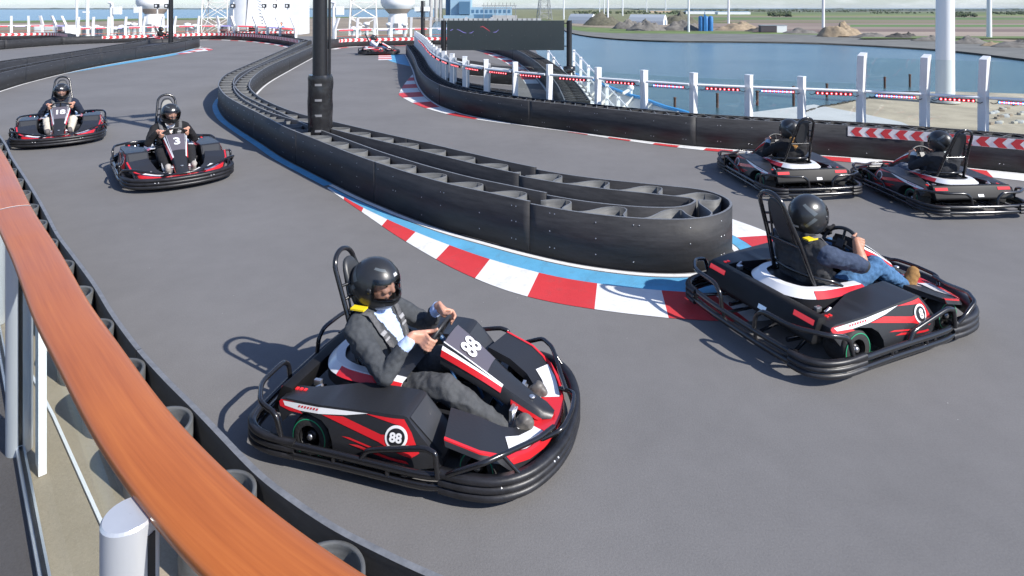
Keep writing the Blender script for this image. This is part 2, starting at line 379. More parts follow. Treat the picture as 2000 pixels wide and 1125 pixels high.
# ------------------------------------------------------------------ barriers
def barrier(name, label, P, side, width=.36, plen=2.4, lam=.42, tri=False, group=None, bolt=True, double=True):
    e = empty(name, (0, 0, 0), 0, label, 'barrier', group)
    panels(P, e, plen)
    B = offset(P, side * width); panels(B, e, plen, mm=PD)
    mid = offset(P, side * width / 2)
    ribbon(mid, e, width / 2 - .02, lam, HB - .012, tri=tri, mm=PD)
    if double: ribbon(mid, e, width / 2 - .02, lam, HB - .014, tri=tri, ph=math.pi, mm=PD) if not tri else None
    for Q in (0, -1):
        MB().wall([P[Q], B[Q]], .012, HB - .004, .02, 0, False, 1).build('end_cap', PL, e)
    if bolt: bolts(P, -side, e)
    return e
bR = barrier('track_barrier', 'long black plastic barrier with lattice top curving in front of the white glass fence', RF, -1, .36, 3.4, .46, group='black plastic track barriers')
bOL = barrier('track_barrier', 'far black barrier with red and white chevrons sweeping round the distant left bend', OL, 1, .4, 4, .5, group='black plastic track barriers')
bOR = barrier('track_barrier', 'far black chevron barrier behind the kart whose driver wears white', OR_, 1, .4, 4, .5, group='black plastic track barriers')
bOO = barrier('track_barrier', 'farthest left black barrier with chevrons below the sea', OO, 1, .4, 4, .5, group='black plastic track barriers')
bB2 = barrier('track_barrier', 'black barrier of the lane seen below the dark display board', B2, -1, .5, 3, .5, group='black plastic track barriers')
# central peninsula of two rows
eI = empty('track_barrier', (0, 0, 0), 0, 'double row black barrier with folded spacers snaking through the middle to a rounded end', 'barrier', 'black plastic track barriers')
LI = arc(IS)
step_s = min(range(len(IS)), key=lambda i: (IS[i] - Vector(G(1037, 393, HB).xy)).length + (0 if i < len(IS) * .6 else 9))
step_b = min(range(len(IS)), key=lambda i: (IS[i] - Vector(G(1040, 326, HB).xy)).length + (9 if i < len(IS) * .5 else 0))
sA, sB = LI[step_s], LI[step_b]
segs = [(sub(IS, LI, 0, sA), HB, 2.3), (sub(IS, LI, sA + .004, sB - .004), HB - .022, 9), (sub(IS, LI, sB, LI[-1]), HB, 2.3)]
for q, h, pl in segs:
    panels(q, eI, pl, h); bolts(q, -1, eI, .42, (.1, .26, .41), .006)
def inner(d):
    o = offset(IS, d); return o
half = len(IS)
IN = inner(.33); LN = arc(IN)
k1 = min(range(len(IN)), key=lambda i: (IN[i] - IN[step_s]).length); 
for a, b, h in ((0, step_s, HB - .003), (step_s, step_b, HB - .025), (step_b, len(IN) - 1, HB - .003)):
    panels(IN[a:b + 1], eI, 2.6 if b - a < 160 else 9, h, name='inner_wall_panel')
MID = inner(.166); LM = arc(MID)
for a, b in ((0.1, LM[step_s] - .12), (LM[step_s] + .02, LM[step_b] - .05), (LM[step_b] + .1, LM[-1])):
    ribbon(MID, eI, .145, .56, HB - .035, over=-.045, s0=a, s1=b, shear=.065)
# left double barrier
eL = empty('track_barrier', (0, 0, 0), 0, 'black double barrier at far left with ribbed top and square end', 'barrier', 'black plastic track barriers')
panels(LL, eL, 3); bolts(LL, -1, eL)
LLi = offset(LL, .42); kk = len(LL) // 2
panels(LLi[:kk - 4], eL, 3, name='inner_wall_panel'); panels(LLi[kk + 4:], eL, 3, name='inner_wall_panel')
LM2 = offset(LL, .21); ribbon(LM2, eL, .19, .45, HB - .015, mm=PD)
MB().strip(flat(LLi[:kk - 3], .3), flat(LLi[kk + 3:][::-1] + [LLi[-1]] * max(0, 2 * kk - 6 - len(LLi) + 0), .3)[:kk - 3]).build('infill_sheet', M['hdpe'], eL)
# near left barrier: strip and upright pipe sections
eB = empty('track_barrier', (0, 0, 0), 0, 'nearest black barrier strip backed by pipe sections beside the wooden handrail', 'barrier', 'black plastic track barriers')
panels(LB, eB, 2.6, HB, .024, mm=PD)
pl_ = offset(LB, .148); Lp = arc(pl_); s = None; first = Vector(G(668, 1088, .45).xy)
s0 = Lp[min(range(len(pl_)), key=lambda i: (pl_[i] - first).length)]
pm = MB(); pm.lathe([(.136, .2), (.136, .486), (.134, .49), (.122, .49), (.12, .486), (.12, .2)], 48)
pme = pm.mesh('pipe_section', [M['hdpe_in']])
s = s0 - .63
while s < Lp[-1] - .2:
    p, d, n = at(pl_, Lp, s); o = link('pipe_section', pme, eB); o.location = (p.x, p.y, 0); o.rotation_euler = (0, 0, s * 7); s += .60
# chevron boards
def chevrons(P, side, s0, s1, z0, z1, per, parent, direction, each=True, gap=.016):
    L = arc(P); n = int((s1 - s0) / per); h = z1 - z0; zm = (z0 + z1) / 2
    B = offset(sub(P, L, s0, s1), side * gap)
    MB().strip(flat(B, z0), flat(B, z1)).build('chevron_board', M['white'], parent)
    al = MB()
    def pt(s, z):
        p, d, nn = at(P, L, s); p = p + nn * side * (gap + .004); return (p.x, p.y, z)
    for i in range(n):
        a = s0 + (i + .02) * per; wd = per * .52; k = h * .42 * direction
        mb = MB() if each else al
        if direction < 0: a -= k * 0
        for zz0, zz1, o0, o1 in ((z0 + .004, zm, 0, k), (zm, z1 - .004, k, 0)):
            b = a + (0 if direction > 0 else abs(k))
            mb.add([pt(b + o0, zz0), pt(b + o0 + wd, zz0), pt(b + o1 + wd, zz1), pt(b + o1, zz1)], [(0, 1, 2, 3)])
        if each: mb.build('chevron', M['red'], parent)
    if not each: tag(al.build('chevron_print', M['red'], parent), kind='stuff')
def sat(P, px, py): 
    L = arc(P); q = Vector(G(px, py, HB).xy); return L[min(range(len(P)), key=lambda i: (P[i] - q).length)]
chevrons(RF, 1, .3, sat(RF, 1663, 245), .335, .485, .20, bR, 1)
chevrons(OL, -1, sat(OL, 198, 70), sat(OL, 588, 78), .30, .49, .36, bOL, 1, False)
chevrons(OR_, -1, sat(OR_, 660, 76.5), sat(OR_, 818, 72.6) + 4, .30, .49, .36, bOR, 1, False)
chevrons(OO, -1, 0.2, sat(OO, 136, 67), .30, .49, .36, bOO, 1, False)

# ------------------------------------------------------------------ painted kerbs
def kerb(name, inner_, outer_, blocks, blue=None, z=.004, first='white'):
    e = empty(name, kind='structure')
    Li, Lo = arc(inner_), arc(outer_); n = blocks
    for i in range(n):
        A = [at(inner_, Li, Li[-1] * (i + k / 6) / n)[0] for k in range(7)]; B = [at(outer_, Lo, Lo[-1] * (i + k / 6) / n)[0] for k in range(7)]
        c = M['white'] if (i % 2 == 0) == (first == 'white') else M['red']
        MB().strip(flat(A, z), flat(B, z)).build('painted_block', c, e)
    if blue: MB().strip(flat(blue[0], z - .0005), flat(blue[1], z - .0005)).build('blue_run_off', M['blue'], e)
    return e
def GP(px, step=.08): return spline([Vector(G(x, y).xy) for x, y in px], step)
kin = GP([(640, 366), (694, 398), (746, 424), (806, 451), (874, 478), (951, 505), (1036, 529), (1108, 545), (1209, 560), (1292, 568)]) 
kout = GP([(640, 369), (687, 401), (726, 428), (770, 458), (824, 491), (888, 526), (975, 563), (1065, 588), (1184, 608), (1306, 622)])
tail_i = [Vector((1.25, 5.08)), Vector((1.75, 5.05)), Vector((2.12, 5.22)), Vector((2.32, 5.6)), Vector((2.36, 6.0)), Vector((2.27, 6.35)), Vector((2.08, 6.62))]
tail_o = [Vector((1.18, 4.64)), Vector((1.85, 4.6)), Vector((2.42, 4.82)), Vector((2.78, 5.3)), Vector((2.84, 5.9)), Vector((2.66, 6.45)), Vector((2.42, 6.86))]
def join(A, T, step=.08): return spline(A[::6] + T, step)
ki2 = spline([kin[-1]] + tail_i[1:], .06); ko2 = spline([kout[-1]] + tail_o[1:], .06)
kerb('painted_kerb', kin, kout, 9)
kerb('painted_kerb', ki2, ko2, 6, first='red')
# blue run-off between the barrier foot line and the blocks
full_i = kin + ki2[1:]; rs = resample(full_i, arc(full_i)[-1] / 160)
foot = offset(IS, -.1); Lf = arc(foot)
a_ = min(range(len(foot)), key=lambda i: (foot[i] - rs[0]).length); b_ = min(range(len(IS) * 5 // 12, len(foot)), key=lambda i: (foot[i] - rs[-1]).length)
fs = resample(foot[a_:b_ + 1], arc(foot[a_:b_ + 1])[-1] / 160); n_ = min(len(fs), len(rs))
o = MB().strip(flat(fs[:n_], .0022), flat(rs[:n_], .0022)).build('blue_run_off', M['blue'], deck)
# kerb along the right barrier
LR = arc(RF)
def rk(pa, pb, w0, w1, n, first='white', z=.006, mid=None):
    sa, sb = sat(RF, *pa), sat(RF, *pb); q = resample(sub(RF, LR, min(sa, sb), max(sa, sb)), .06)
    if sa > sb: q = q  # runs right to left
    m = len(q); wd = [(w1 + (w0 - w1) * i / (m - 1)) if mid is None else (w1 + (mid - w1) * (i / (m - 1)) * 2 if i < m / 2 else mid + (w0 - mid) * (i / (m - 1) * 2 - 1)) for i in range(m)]
    return kerb('painted_kerb', offset(q, .085), offset(q, [.085 + x for x in wd]), n, z=z, first=first)
rk((812, 118), (1000, 193), .02, .03, 11, mid=.62)
rk((1120, 205), (2250, 289), .02, .5, 19, 'red')
ek = kerb('painted_kerb', GP([(389, 96.5), (402, 94.5), (392, 92)]), GP([(380, 101.5), (416, 97), (389, 91)]), 5)
kl = LL; sa = sat(LL, 120, 117); sb = sat(LL, 380, 77.5); LLL = arc(LL); q = resample(sub(LL, LLL, sa, sb), .12); m_ = len(q)
MB().strip(flat(offset(q, -.1), .003), flat(offset(q, [-.1 - .55 * math.sin(math.pi * i / (m_ - 1)) for i in range(m_)]), .003)).build('blue_run_off', M['blue'], deck)
qq = q[-(m_ // 3):]
kerb('painted_kerb', offset(qq, -.35), offset(qq, -.75), 6, first='red', z=.0045)
sa = sat(OL, 380, 65); q = sub(OL, arc(OL), sa, arc(OL)[-1]); kerb('painted_kerb', offset(q, -.12), offset(q, -.42), 16)
q = sub(OR_, arc(OR_), 0, 6); kerb('painted_kerb', offset(q, -.12), offset(q, -.42), 6)
sa = sat(RF, 793, 87); q = sub(RF, LR, sat(RF, 806, 105), LR[-1]); m_ = len(q)
MB().strip(flat(offset(q, .08), .003), flat(offset(q, [.09 + .9 * math.sin(math.pi * .75 * i / (m_ - 1)) for i in range(m_)]), .003)).build('blue_run_off', M['blue'], deck)
q = q[len(q) // 2:]; kerb('painted_kerb', offset(q, .75), offset(q, 1.35), 6, z=.0045)
q = [p for p in B2 if 19 < p.y < 32]; kerb('painted_kerb', offset(q, .12), offset(q, .55), 12)

# ------------------------------------------------------------------ glass fence behind the right barrier
FE = empty('glass_fence', (0, 0, 0), 0, 'white posts with clear glass and a light bar rail along the ship edge', 'fence')
RB = offset(RF, -.43); LRB = arc(RB)
def fpos(px):                                  # arc position where the fence crosses this sight line
    r = (px - 1000) / FPX; best = min(range(len(RB)), key=lambda i: abs(RB[i].x - r * RB[i].y)); return LRB[best]
post_px = [(2180, 1), (2045, 1), (1918, 1), (1800, 1), (1682, 1), (1571, 0), (1464, 0), (1359, 0), (1259, 0), (1167, 0), (1077, 0), (1007, 0), (950, 0), (907, 0)]
PS = [(fpos(x), k) for x, k in post_px]
s = PS[-1][0] + .95
while s < LRB[-1] - .2: PS.append((s, 0)); s += .95
M['ledred'] = mat('red_led', (.5, .01, .02), .3, emit=(1, .03, .06), es=1.6)
M['ledhot'] = mat('led_core', (1, .8, .8), .3, emit=(1, .6, .6), es=2.2)
M['ledblue'] = mat('blue_led', (.1, .3, .9), .3, emit=(.06, .35, 1), es=1.5)
M['ledbody'] = mat('led_bar_body', (.12, .01, .015), .35)
rail = MB(); 
for i, (s, tall) in enumerate(PS):
    p, d, n = at(RB, LRB, s); mb = MB(); d_, n_ = d, n
    if d.y > -.75: d = Matrix.Rotation(R(-33), 2) @ d; n = Vector((-d.y, d.x))
    if tall:
        for (z0, z1, o0, o1) in ((0, 1.02, 0, 0), (1.02, 1.58, 0, .13)):
            v = []
            for z, o in ((z0, o0), (z1, o1)):
                for a, b in ((-1, -1), (1, -1), (1, 1), (-1, 1)):
                    q = p + d * a * .052 + n * b * .055 + n_ * o; v.append((q.x, q.y, z + (.05 if z > 1.5 and b < 0 else 0)))
            mb.add(v, [(0, 1, 5, 4), (1, 2, 6, 5), (2, 3, 7, 6), (3, 0, 4, 7), (4, 5, 6, 7)])
    else:
        mb.obox(p, d, .10, .10, 0, 1.19); mb.obox(p, d, .108, .108, 1.19, 1.203)
    mb.build('fence_post', M['alu'], FE, fix=True)
    if i + 1 < len(PS):
        p2, d2, n2 = at(RB, LRB, PS[i + 1][0]); dd = (p2 - p).normalized(); nn = Vector((-dd.y, dd.x)); Ls = (p2 - p).length
        a = p + dd * .06; b = p2 - dd * .06; ztop = 1.5 if tall and PS[i + 1][1] else 1.12
        g = MB().wall([a - nn * .03, b - nn * .03], .08, ztop if ztop < 1.2 else 1.03, .01, 0, False)
        g.build('glass_panel', M['glass'], FE)
        if ztop > 1.2:
            v = []
            for (q, z, o) in ((a, 1.04, 0), (b, 1.04, 0), (b, 1.55, .13), (a, 1.55, .13)):
                for t_ in (-.005, .005): w_ = q + nn * (o + t_ - .03); v.append((w_.x, w_.y, z))
            MB().add(v, [(0, 2, 4, 6), (1, 7, 5, 3), (0, 1, 3, 2), (2, 3, 5, 4), (4, 5, 7, 6), (6, 7, 1, 0)]).build('glass_panel', M['glass'], FE)
        MB().tube([(a.x + nn.x * .075, a.y + nn.y * .075, 1.0), (b.x + nn.x * .075, b.y + nn.y * .075, 1.0)], .024, 10).build('fence_rail', M['alu'], FE)
        if i < 26:
            px_mid = 1000 + FPX * (p.x + p2.x) / (p.y + p2.y)
            rgb = i in (3, 5, 7) or (i == 1)
            bl = min(.62 * Ls, .6); c = (a + b) / 2 + nn * .08 - dd * .03
            body = MB().obox(c, dd, bl, .05, .925, .972).build('light_bar', M['ledbody'], FE)
            leds = MB()
            nl = 16 if rgb else 8
            for j in range(nl):
                q = c + dd * (-bl / 2 + bl * (j + .5) / nl) + nn * .0255
                rr = (.017 if rgb else .019)
                ring = []; core = []
                for k in range(10):
                    an = 2 * math.pi * k / 10
                    for lst, r_, off in ((ring, rr, 0), (core, rr * .42, .002)):
                        w_ = q + dd * math.cos(an) * r_ + nn * off; lst.append((w_.x, w_.y, .948 + math.sin(an) * r_))
                leds.add(ring, [tuple(range(10))], (2 if j % 2 else 0) if rgb else 0); leds.add(core, [tuple(range(10))], 1)
            tag(leds.build('lamps', [M['ledred'], M['ledhot'], M['ledblue']], body), kind='stuff')
            cb = MB()
            for sg in (-1, 1):
                q0 = c + dd * sg * bl / 2; pts = [(q0 + dd * sg * t_ * .1).to_3d() + Vector((0, 0, .945 - .03 * math.sin(t_ * 3.1))) for t_ in (0, .3, .6, .9)]
                cb.tube(pts, .006, 6)
            cb.build('cable', M['blackmetal'], body)

# ------------------------------------------------------------------ viewing deck, handrail
FZ = .25
def fz(x, y, z=FZ): return Vector(G(x, y, z).xy)
p2_ = Vector(G(254, 1003, 1.35 - .03).xy)
gl = [fz(40, 890) + (fz(40, 890) - p2_) * k for k in (4, 2, 1, .5)] + [fz(40, 890), fz(40, 890).lerp(p2_, .5), p2_, p2_ + Vector((.5, -.42)), p2_ + Vector((1.3, -.85)), p2_ + Vector((2.6, -1.3))]
GLs = gl
lbo = offset(LB, .05)
out = [(p.x, p.y) for p in lbo[::4]]
slab('viewing_deck', [(p.x, p.y) for p in GLs] + [(.9, -2.5), (-9, -2.5), (-14, 9)], FZ, M['deckgrey'], .2)
slab('outer_deck_strip', [(p.x, p.y) for p in GLs] + out[2:], FZ - .004, M['deckbeige'], .2)
HR = 1.35
edge_r = [(0, 291), (59, 403), (113, 487), (176, 600), (207, 640), (302, 774), (358, 843), (409, 894), (504, 985), (591, 1054), (698, 1123)]
edge_l = [(0, 432), (51, 565), (82, 640), (129, 748), (190, 855), (241, 942), (302, 1036), (375, 1123)]
er = spline([Vector(G(*p, HR - .02).xy) for p in [(-70, 205)] + edge_r + [(850, 1215)]], .02)
for _k in range(1):
    q_ = resample(er, .10)
    for _i in range(4): q_ = [q_[0]] + [(q_[i - 1] + q_[i] * 2 + q_[i + 1]) / 4 for i in range(1, len(q_) - 1)] + [q_[-1]]
    er = spline(q_, .02)
cl = offset(er, .066 if (er[-1] - er[0]).x > 0 else .066)
def toward(P, sgn): return offset(P, sgn)
c1 = offset(er, -.0745); c2 = offset(er, .0745)
ctr = c1 if sum(p.x for p in c1) < sum(p.x for p in c2) else c2
prof = []
for k in range(21):
    a = math.pi * (k / 20); prof.append((.0765 * math.cos(a) * (1 if abs(math.cos(a)) < .94 else 1), .024 * math.sin(a) ** .55 if math.sin(a) > 0 else 0))
prof += [(-.0735, -.012), (-.055, -.02), (.055, -.02), (.0735, -.012)]
HE = empty('handrail', (0, 0, 0), 0, 'curved varnished wooden handrail on white posts with glass in the left foreground', 'railing')
def railpiece(P, name):
    L = arc(P); n = len(prof); v = []; g = []
    for i, p in enumerate(P):
        d = (P[min(i + 1, len(P) - 1)] - P[max(i - 1, 0)]).normalized(); nn = Vector((-d.y, d.x))
        for a, b in prof: q = p + nn * a; v.append((q.x, q.y, HR - .024 + b)); g.append((L[i], a, b))
    f = [(i * n + k, i * n + (k + 1) % n, (i + 1) * n + (k + 1) % n, (i + 1) * n + k) for i in range(len(P) - 1) for k in range(n)]
    f += [tuple(range(n))[::-1], tuple(range((len(P) - 1) * n, len(P) * n))]
    mb = MB().add(v, f, 0, True); me = mb.mesh(name, M['wood']); recalc(me)
    at_ = me.attributes.new('grain', 'FLOAT_VECTOR', 'POINT'); at_.data.foreach_set('vector', [x for q in g for x in q])
    return link(name, me, HE)
LC = arc(ctr); jpt = Vector(G(30, 402, HR).xy); js = LC[min(range(len(ctr)), key=lambda i: (ctr[i] - jpt).length)]
railpiece(sub(ctr, LC, 0, js - .004), 'wooden_rail'); railpiece(sub(ctr, LC, js + .004, LC[-1]), 'wooden_rail')
jp, jd, jn = at(ctr, LC, js); mb = MB()
v = []
for o_ in (-.0045, .0045):
    for a, b in prof: q = jp + jd * o_ + jn * a * 1.004; v.append((q.x, q.y, HR - .0235 + b * 1.004))
n = len(prof); mb.add(v, [(k, (k + 1) % n, n + (k + 1) % n, n + k) for k in range(n)]); mb.build('joint_ring', M['white'], HE, fix=True)
ALU = [M['railalu'], M['blackmetal']]
def rpost(c, d, base, top):
    mb = MB(); c = Vector(c); d = Vector(d).normalized(); n = Vector((-d.y, d.x))
    mb.lathe([(.052, base), (.052, top - .005)], 36, (c.x, c.y, 0)); mb.lathe([(.052, top - .005), (.048, top)], 36, (c.x, c.y, 0), 0, False); mb.lathe([(.048, top), (.0005, top)], 36, (c.x, c.y, 0), 0, False)
    o = mb.build('rail_post', ALU, HE)
    sl = MB()
    for sg in (-1, 1):
        q = c + d * sg * .0515; sl.obox(q, d, .006, .016, base + .05, top - .03)
    sl.build('glazing_gasket', M['blackmetal'], o)
    return o
def nearest(P, q): i = min(range(len(P)), key=lambda i: (P[i] - q).length); return P[i], (P[min(i + 1, len(P) - 1)] - P[max(i - 1, 0)]).normalized()
p1 = fz(2, 893); dd1 = (p2_ - fz(40, 890)).normalized(); q1 = fz(40, 890) + dd1 * (p1 - fz(40, 890)).dot(dd1); rpost(q1, dd1, FZ, HR - .05)
p2 = Vector(G(254, 1003, HR - .03).xy); q2, dd2 = nearest(ctr, p2); rpost(p2, (.97, -.24), FZ, HR - .03)
p0 = q1 + dd1 * -1.6
rpost(p0, dd1, FZ, HR - .05)
gp = []
gpts = [p0, q1, p2]
for a, b in ((p0, q1), (q1, p2)):
    dd = (b - a).normalized(); bow = Vector((-dd.y, dd.x))
    line_ = [a.lerp(b, t / 12) + bow * 0.0 * math.sin(math.pi * t / 12) for t in range(13)] if b is p2 else [a, b]
    line_[0] = a + dd * .045; line_[-1] = b - dd * .045
    MB().wall(line_, FZ + .04, HR - .06, .012).build('glass_panel', M['railglass'], HE)
    MB().wall(line_, FZ + .001, FZ + .035, .034).build('floor_channel', M['silver'], HE)
    MB().wall(line_, FZ + .035, FZ + .045, .014).build('floor_channel_gasket', M['blackmetal'], HE)
wp = fz(80, 915, FZ); MB().obox(wp, dd1, .115, .03, FZ, HR - .1).build('outer_stanchion', M['alu'], HE)
cm = [fz(60, 730), fz(105, 815), fz(215, 1060), fz(300, 1300)]
MB().wall(cm, FZ - .003, FZ + .008, .012).build('white_coaming', M['alu'], HE)
# ------------------------------------------------------------------ go-karts (x forward, y left, z up, origin on the ground)
K = {}
K['black'] = mat('kart_black_plastic', (.017, .017, .02), .42, var=.55, vscale=9, bump=.12, bscale=30)
K['panel'] = mat('kart_satin_black', (.022, .023, .027), .40, bump=.06, bscale=60)
K['board'] = mat('kart_rear_board', (.010, .010, .011), .55, spec=.3, var=.3, vscale=6)
K['smoke'] = mat('kart_dark_grey_plastic', (.036, .038, .042), .42)
K['tubem'] = mat('kart_tube_black', (.013, .013, .015), .2, coat=.4)
K['rubber'] = mat('tyre_rubber', (.03, .03, .031), .75, bump=.3, bscale=60)
K['rim'] = mat('dark_rim', (.03, .03, .032), .35, .6)
K['green'] = mat('tyre_green_ring', (.02, .33, .16), .5)
K['red'] = mat('kart_red_gloss', (.62, .022, .03), .25, coat=.35)
K['white'] = mat('kart_white_gloss', (.78, .78, .79), .25, coat=.35)
K['grey'] = mat('number_panel_grey', (.105, .095, .115), .35)
K['light'] = mat('rear_lamp_red', (.5, .02, .025), .25, emit=(1, .04, .04), es=.25)
K['seat'] = mat('seat_shell', (.02, .02, .022), .45)
K['bluem'] = mat('blue_chassis_tube', (.03, .09, .2), .35)

def mir(pts): return [(x, -y, z) for x, y, z in pts]
def rnd(pts, n=3, r=.3):                        # round the corners of a path
    P = [Vector(p) for p in pts]; o = [P[0]]
    for i in range(1, len(P) - 1):
        a = P[i].lerp(P[i - 1], r); b = P[i].lerp(P[i + 1], r)
        for k in range(n + 1):
            t = k / n; o.append(a.lerp(P[i], t).lerp(P[i].lerp(b, t), t))
    o.append(P[-1]); return o
def bevelled(mb, name, mats, w, seg=2, sharp=40):
    me = mb.mesh(name, mats); bm = bmesh.new(); bm.from_mesh(me); bmesh.ops.remove_doubles(bm, verts=bm.verts, dist=1e-5); bmesh.ops.recalc_face_normals(bm, faces=bm.faces)
    ed = [e for e in bm.edges if len(e.link_faces) == 2 and e.calc_face_angle(0) > R(sharp)]
    bmesh.ops.bevel(bm, geom=ed, offset=w, segments=seg, profile=.6, affect='EDGES', clamp_overlap=True)
    for f in bm.faces: f.smooth = True
    bm.to_mesh(me); bm.free()
    try: me.set_sharp_from_angle(angle=R(45))
    except Exception: pass
    return me
def prism(mb, prof, y0, y1, lean=None, mi=0):    # side profile (x, z) swept from y0 to y1 (callables allowed)
    n = len(prof); f0 = y0 if callable(y0) else (lambda x, z: y0); f1 = y1 if callable(y1) else (lambda x, z: y1)
    v = [(x, f0(x, z), z) for x, z in prof] + [(x, f1(x, z), z) for x, z in prof]
    mb.add(v, [tuple(range(n)), tuple(range(2 * n - 1, n - 1, -1))] + [(i, i + n, (i + 1) % n + n, (i + 1) % n) for i in range(n)], mi)
    return mb
def tri_ok(me):
    bm = bmesh.new(); bm.from_mesh(me); bmesh.ops.triangulate(bm, faces=[f for f in bm.faces if len(f.verts) > 4]); bm.to_mesh(me); bm.free(); return me
def text_mesh(txt, size, m, bold=.02):
    cu = bpy.data.curves.new('t', 'FONT'); cu.body = txt; cu.size = size; cu.offset = bold * size; cu.align_x = 'CENTER'; cu.align_y = 'CENTER'; cu.resolution_u = 4
    ob = bpy.data.objects.new('t', cu); C.objects.link(ob)
    dg = bpy.context.evaluated_depsgraph_get(); me = bpy.data.meshes.new_from_object(ob.evaluated_get(dg)); me.materials.clear(); me.materials.append(m)
    bpy.data.objects.remove(ob); bpy.data.curves.remove(cu); return me
# each entry of KP: (name, mesh, location, [sub-parts (name, mesh, location)])
KP = []
def part(name, me, subs=(), loc=(0, 0, 0), sc=(1, 1, 1)): KP.append((name, me, loc, list(subs), sc))
# floor and chassis
mb = MB(); mb.add([(x, y, z) for z in (.045, .06) for x, y in ((-.55, -.32), (.60, -.32), (.72, -.22), (.72, .22), (.60, .32), (-.55, .32))], [(5, 4, 3, 2, 1, 0), (6, 7, 8, 9, 10, 11)] + [(i, (i + 1) % 6, (i + 1) % 6 + 6, i + 6) for i in range(6)])
part('floor_pan', mb.mesh('floor_pan', K['panel']))
mb = MB()
for s in (-1, 1):
    mb.tube(rnd([(-.80, .30 * s, .1), (-.2, .33 * s, .08), (.35, .33 * s, .08), (.72, .26 * s, .1), (.84, .22 * s, .12)]), .017, 8)
    mb.tube([(.53, .18 * s, .13), (.53, .46 * s, .13)], .018, 8)
mb.tube([(-.52, -.56, .14), (-.52, .56, .14)], .022, 10); mb.tube([(-.1, -.33, .08), (-.1, .33, .08)], .016); mb.tube([(.4, -.33, .08), (.4, .33, .08)], .016)
part('chassis_frame', mb.mesh('chassis_frame', K['tubem']))
# bumper ring: ridged plastic strip round the kart
def half_front(): return [(.985, 0), (.975, .18), (.925, .38), (.83, .56), (.69, .675), (.52, .715), (.36, .715)]
def sweep(path, prof, closed=False):            # path 2-D, prof (outward offset, z)
    n = len(path); secs = []
    for i, p in enumerate(path):
        d = (path[min(i + 1, n - 1)] - path[max(i - 1, 0)]).normalized(); nn = Vector((d.y, -d.x))
        secs.append([(p.x + nn.x * a, p.y + nn.y * a, z) for a, z in prof])
    return secs
hf = half_front(); fp = [Vector((x, -y)) for x, y in hf[::-1]] + [Vector((x, y)) for x, y in hf[1:]]
fpath = spline(fp, .035)
def ridge(zs, r, back=-.035):
    pr = [(back, zs[0] - r)]
    for z in zs:
        for k in range(7): a = -math.pi / 2 + math.pi * k / 6; pr.append((r * math.cos(a), z + r * math.sin(a)))
    pr.append((back, zs[-1] + r)); return pr
mb = MB(); mb.loft(sweep(fpath, [(a, z) for a, z in ridge((.065, .108, .151), .0215)]))
me = mb.mesh('front_bumper', K['black']); recalc(me)
bt = MB()
for sx in (-1, 1):
    for px_, py_ in ((.944, .33), (.93, .37), (.74, .64), (.70, .672), (.972, .1)):
        bt.ball((px_ + .008, py_ * sx, .118), .011, 8, 6)
part('front_bumper', me, [('bolts', bt.mesh('bolts', M['boltm']))])
for s in (-1, 1):
    mb = MB()
    for z in (.075, .135): mb.tube(rnd([(.40, .70 * s, z), (.26, .735 * s, z), (-.3, .735 * s, z), (-.62, .745 * s, z), (-.80, .72 * s, z)]), .022, 8)
    mb.tube([(.05, .735 * s, .075), (.05, .735 * s, .135)], .016); mb.tube([(-.3, .735 * s, .075), (-.3, .735 * s, .135)], .016)
    for x in (.15, -.25): mb.tube([(x, .735 * s, .1), (x, .33 * s, .09)], .014)
    part('side_bumper', mb.mesh('side_bumper', K['tubem']))
    mb = MB(); mb.tube(rnd([(.36, .735 * s, .14), (.345, .735 * s, .27), (.28, .73 * s, .285), (-.08, .73 * s, .20), (-.13, .735 * s, .13)], 4, .22), .0165, 9)
    part('side_hoop', mb.mesh('side_hoop', K['tubem']))
    mb = MB(); mb.tube(rnd([(.90, .20 * s, .21), (.84, .34 * s, .215), (.72, .60 * s, .27), (.62, .715 * s, .265), (.47, .735 * s, .20), (.40, .72 * s, .15)], 4, .25), .0155, 9)
    mb.tube([(.80, .585 * s, .15), (.70, .62 * s, .265)], .012)
    part('front_hoop', mb.mesh('front_hoop', K['tubem']))
mb = MB(); mb.tube(rnd([(.84, -.28, .17), (.955, -.2, .205), (.975, 0, .208), (.955, .2, .205), (.84, .28, .17)], 4), .0145, 9)
part('front_cross_hoop', mb.mesh('front_cross_hoop', K['tubem']))
mb = MB()
rp = [Vector((-.74, .735)), Vector((-.86, .70)), Vector((-.95, .60)), Vector((-.985, .3)), Vector((-.99, 0)), Vector((-.985, -.3)), Vector((-.95, -.60)), Vector((-.86, -.70)), Vector((-.74, -.735))]
rpath = spline(rp, .05)
mb.tube([(p.x, p.y, .08) for p in rpath], .024, 8); mb.tube([(p.x, p.y, .15) for p in rpath], .02, 8)
for y in (-.5, -.17, .17, .5): mb.tube([(-.97, y, .08), (-.97, y, .15)], .013); mb.tube([(-.97, y, .12), (-.72, y * .8, .13)], .013)
part('rear_bumper', mb.mesh('rear_bumper', K['tubem']))
mb = MB(); mb.loft(sweep(spline([Vector((-.56, .748)), Vector((-.74, .75)), Vector((-.88, .71)), Vector((-.965, .62)), Vector((-.985, .5))], .04), ridge((.07, .11, .15), .018, -.02)))
c_me = mb.mesh('rear_corner_guard', K['black']); recalc(c_me); part('rear_corner_guard', c_me)
c2 = c_me.copy(); 
for v in c2.vertices: v.co.y *= -1
recalc(c2); part('rear_corner_guard', c2)
for s in (-1, 1):
    mb = MB(); mb.tube(rnd([(-.66, .735 * s, .15), (-.70, .735 * s, .29), (-.84, .70 * s, .315), (-.965, .52 * s, .315), (-.98, .26 * s, .315), (-.985, .19 * s, .26), (-.985, .17 * s, .15)], 4, .3), .0165, 9)
    part('rear_hoop', mb.mesh('rear_hoop', K['tubem']))
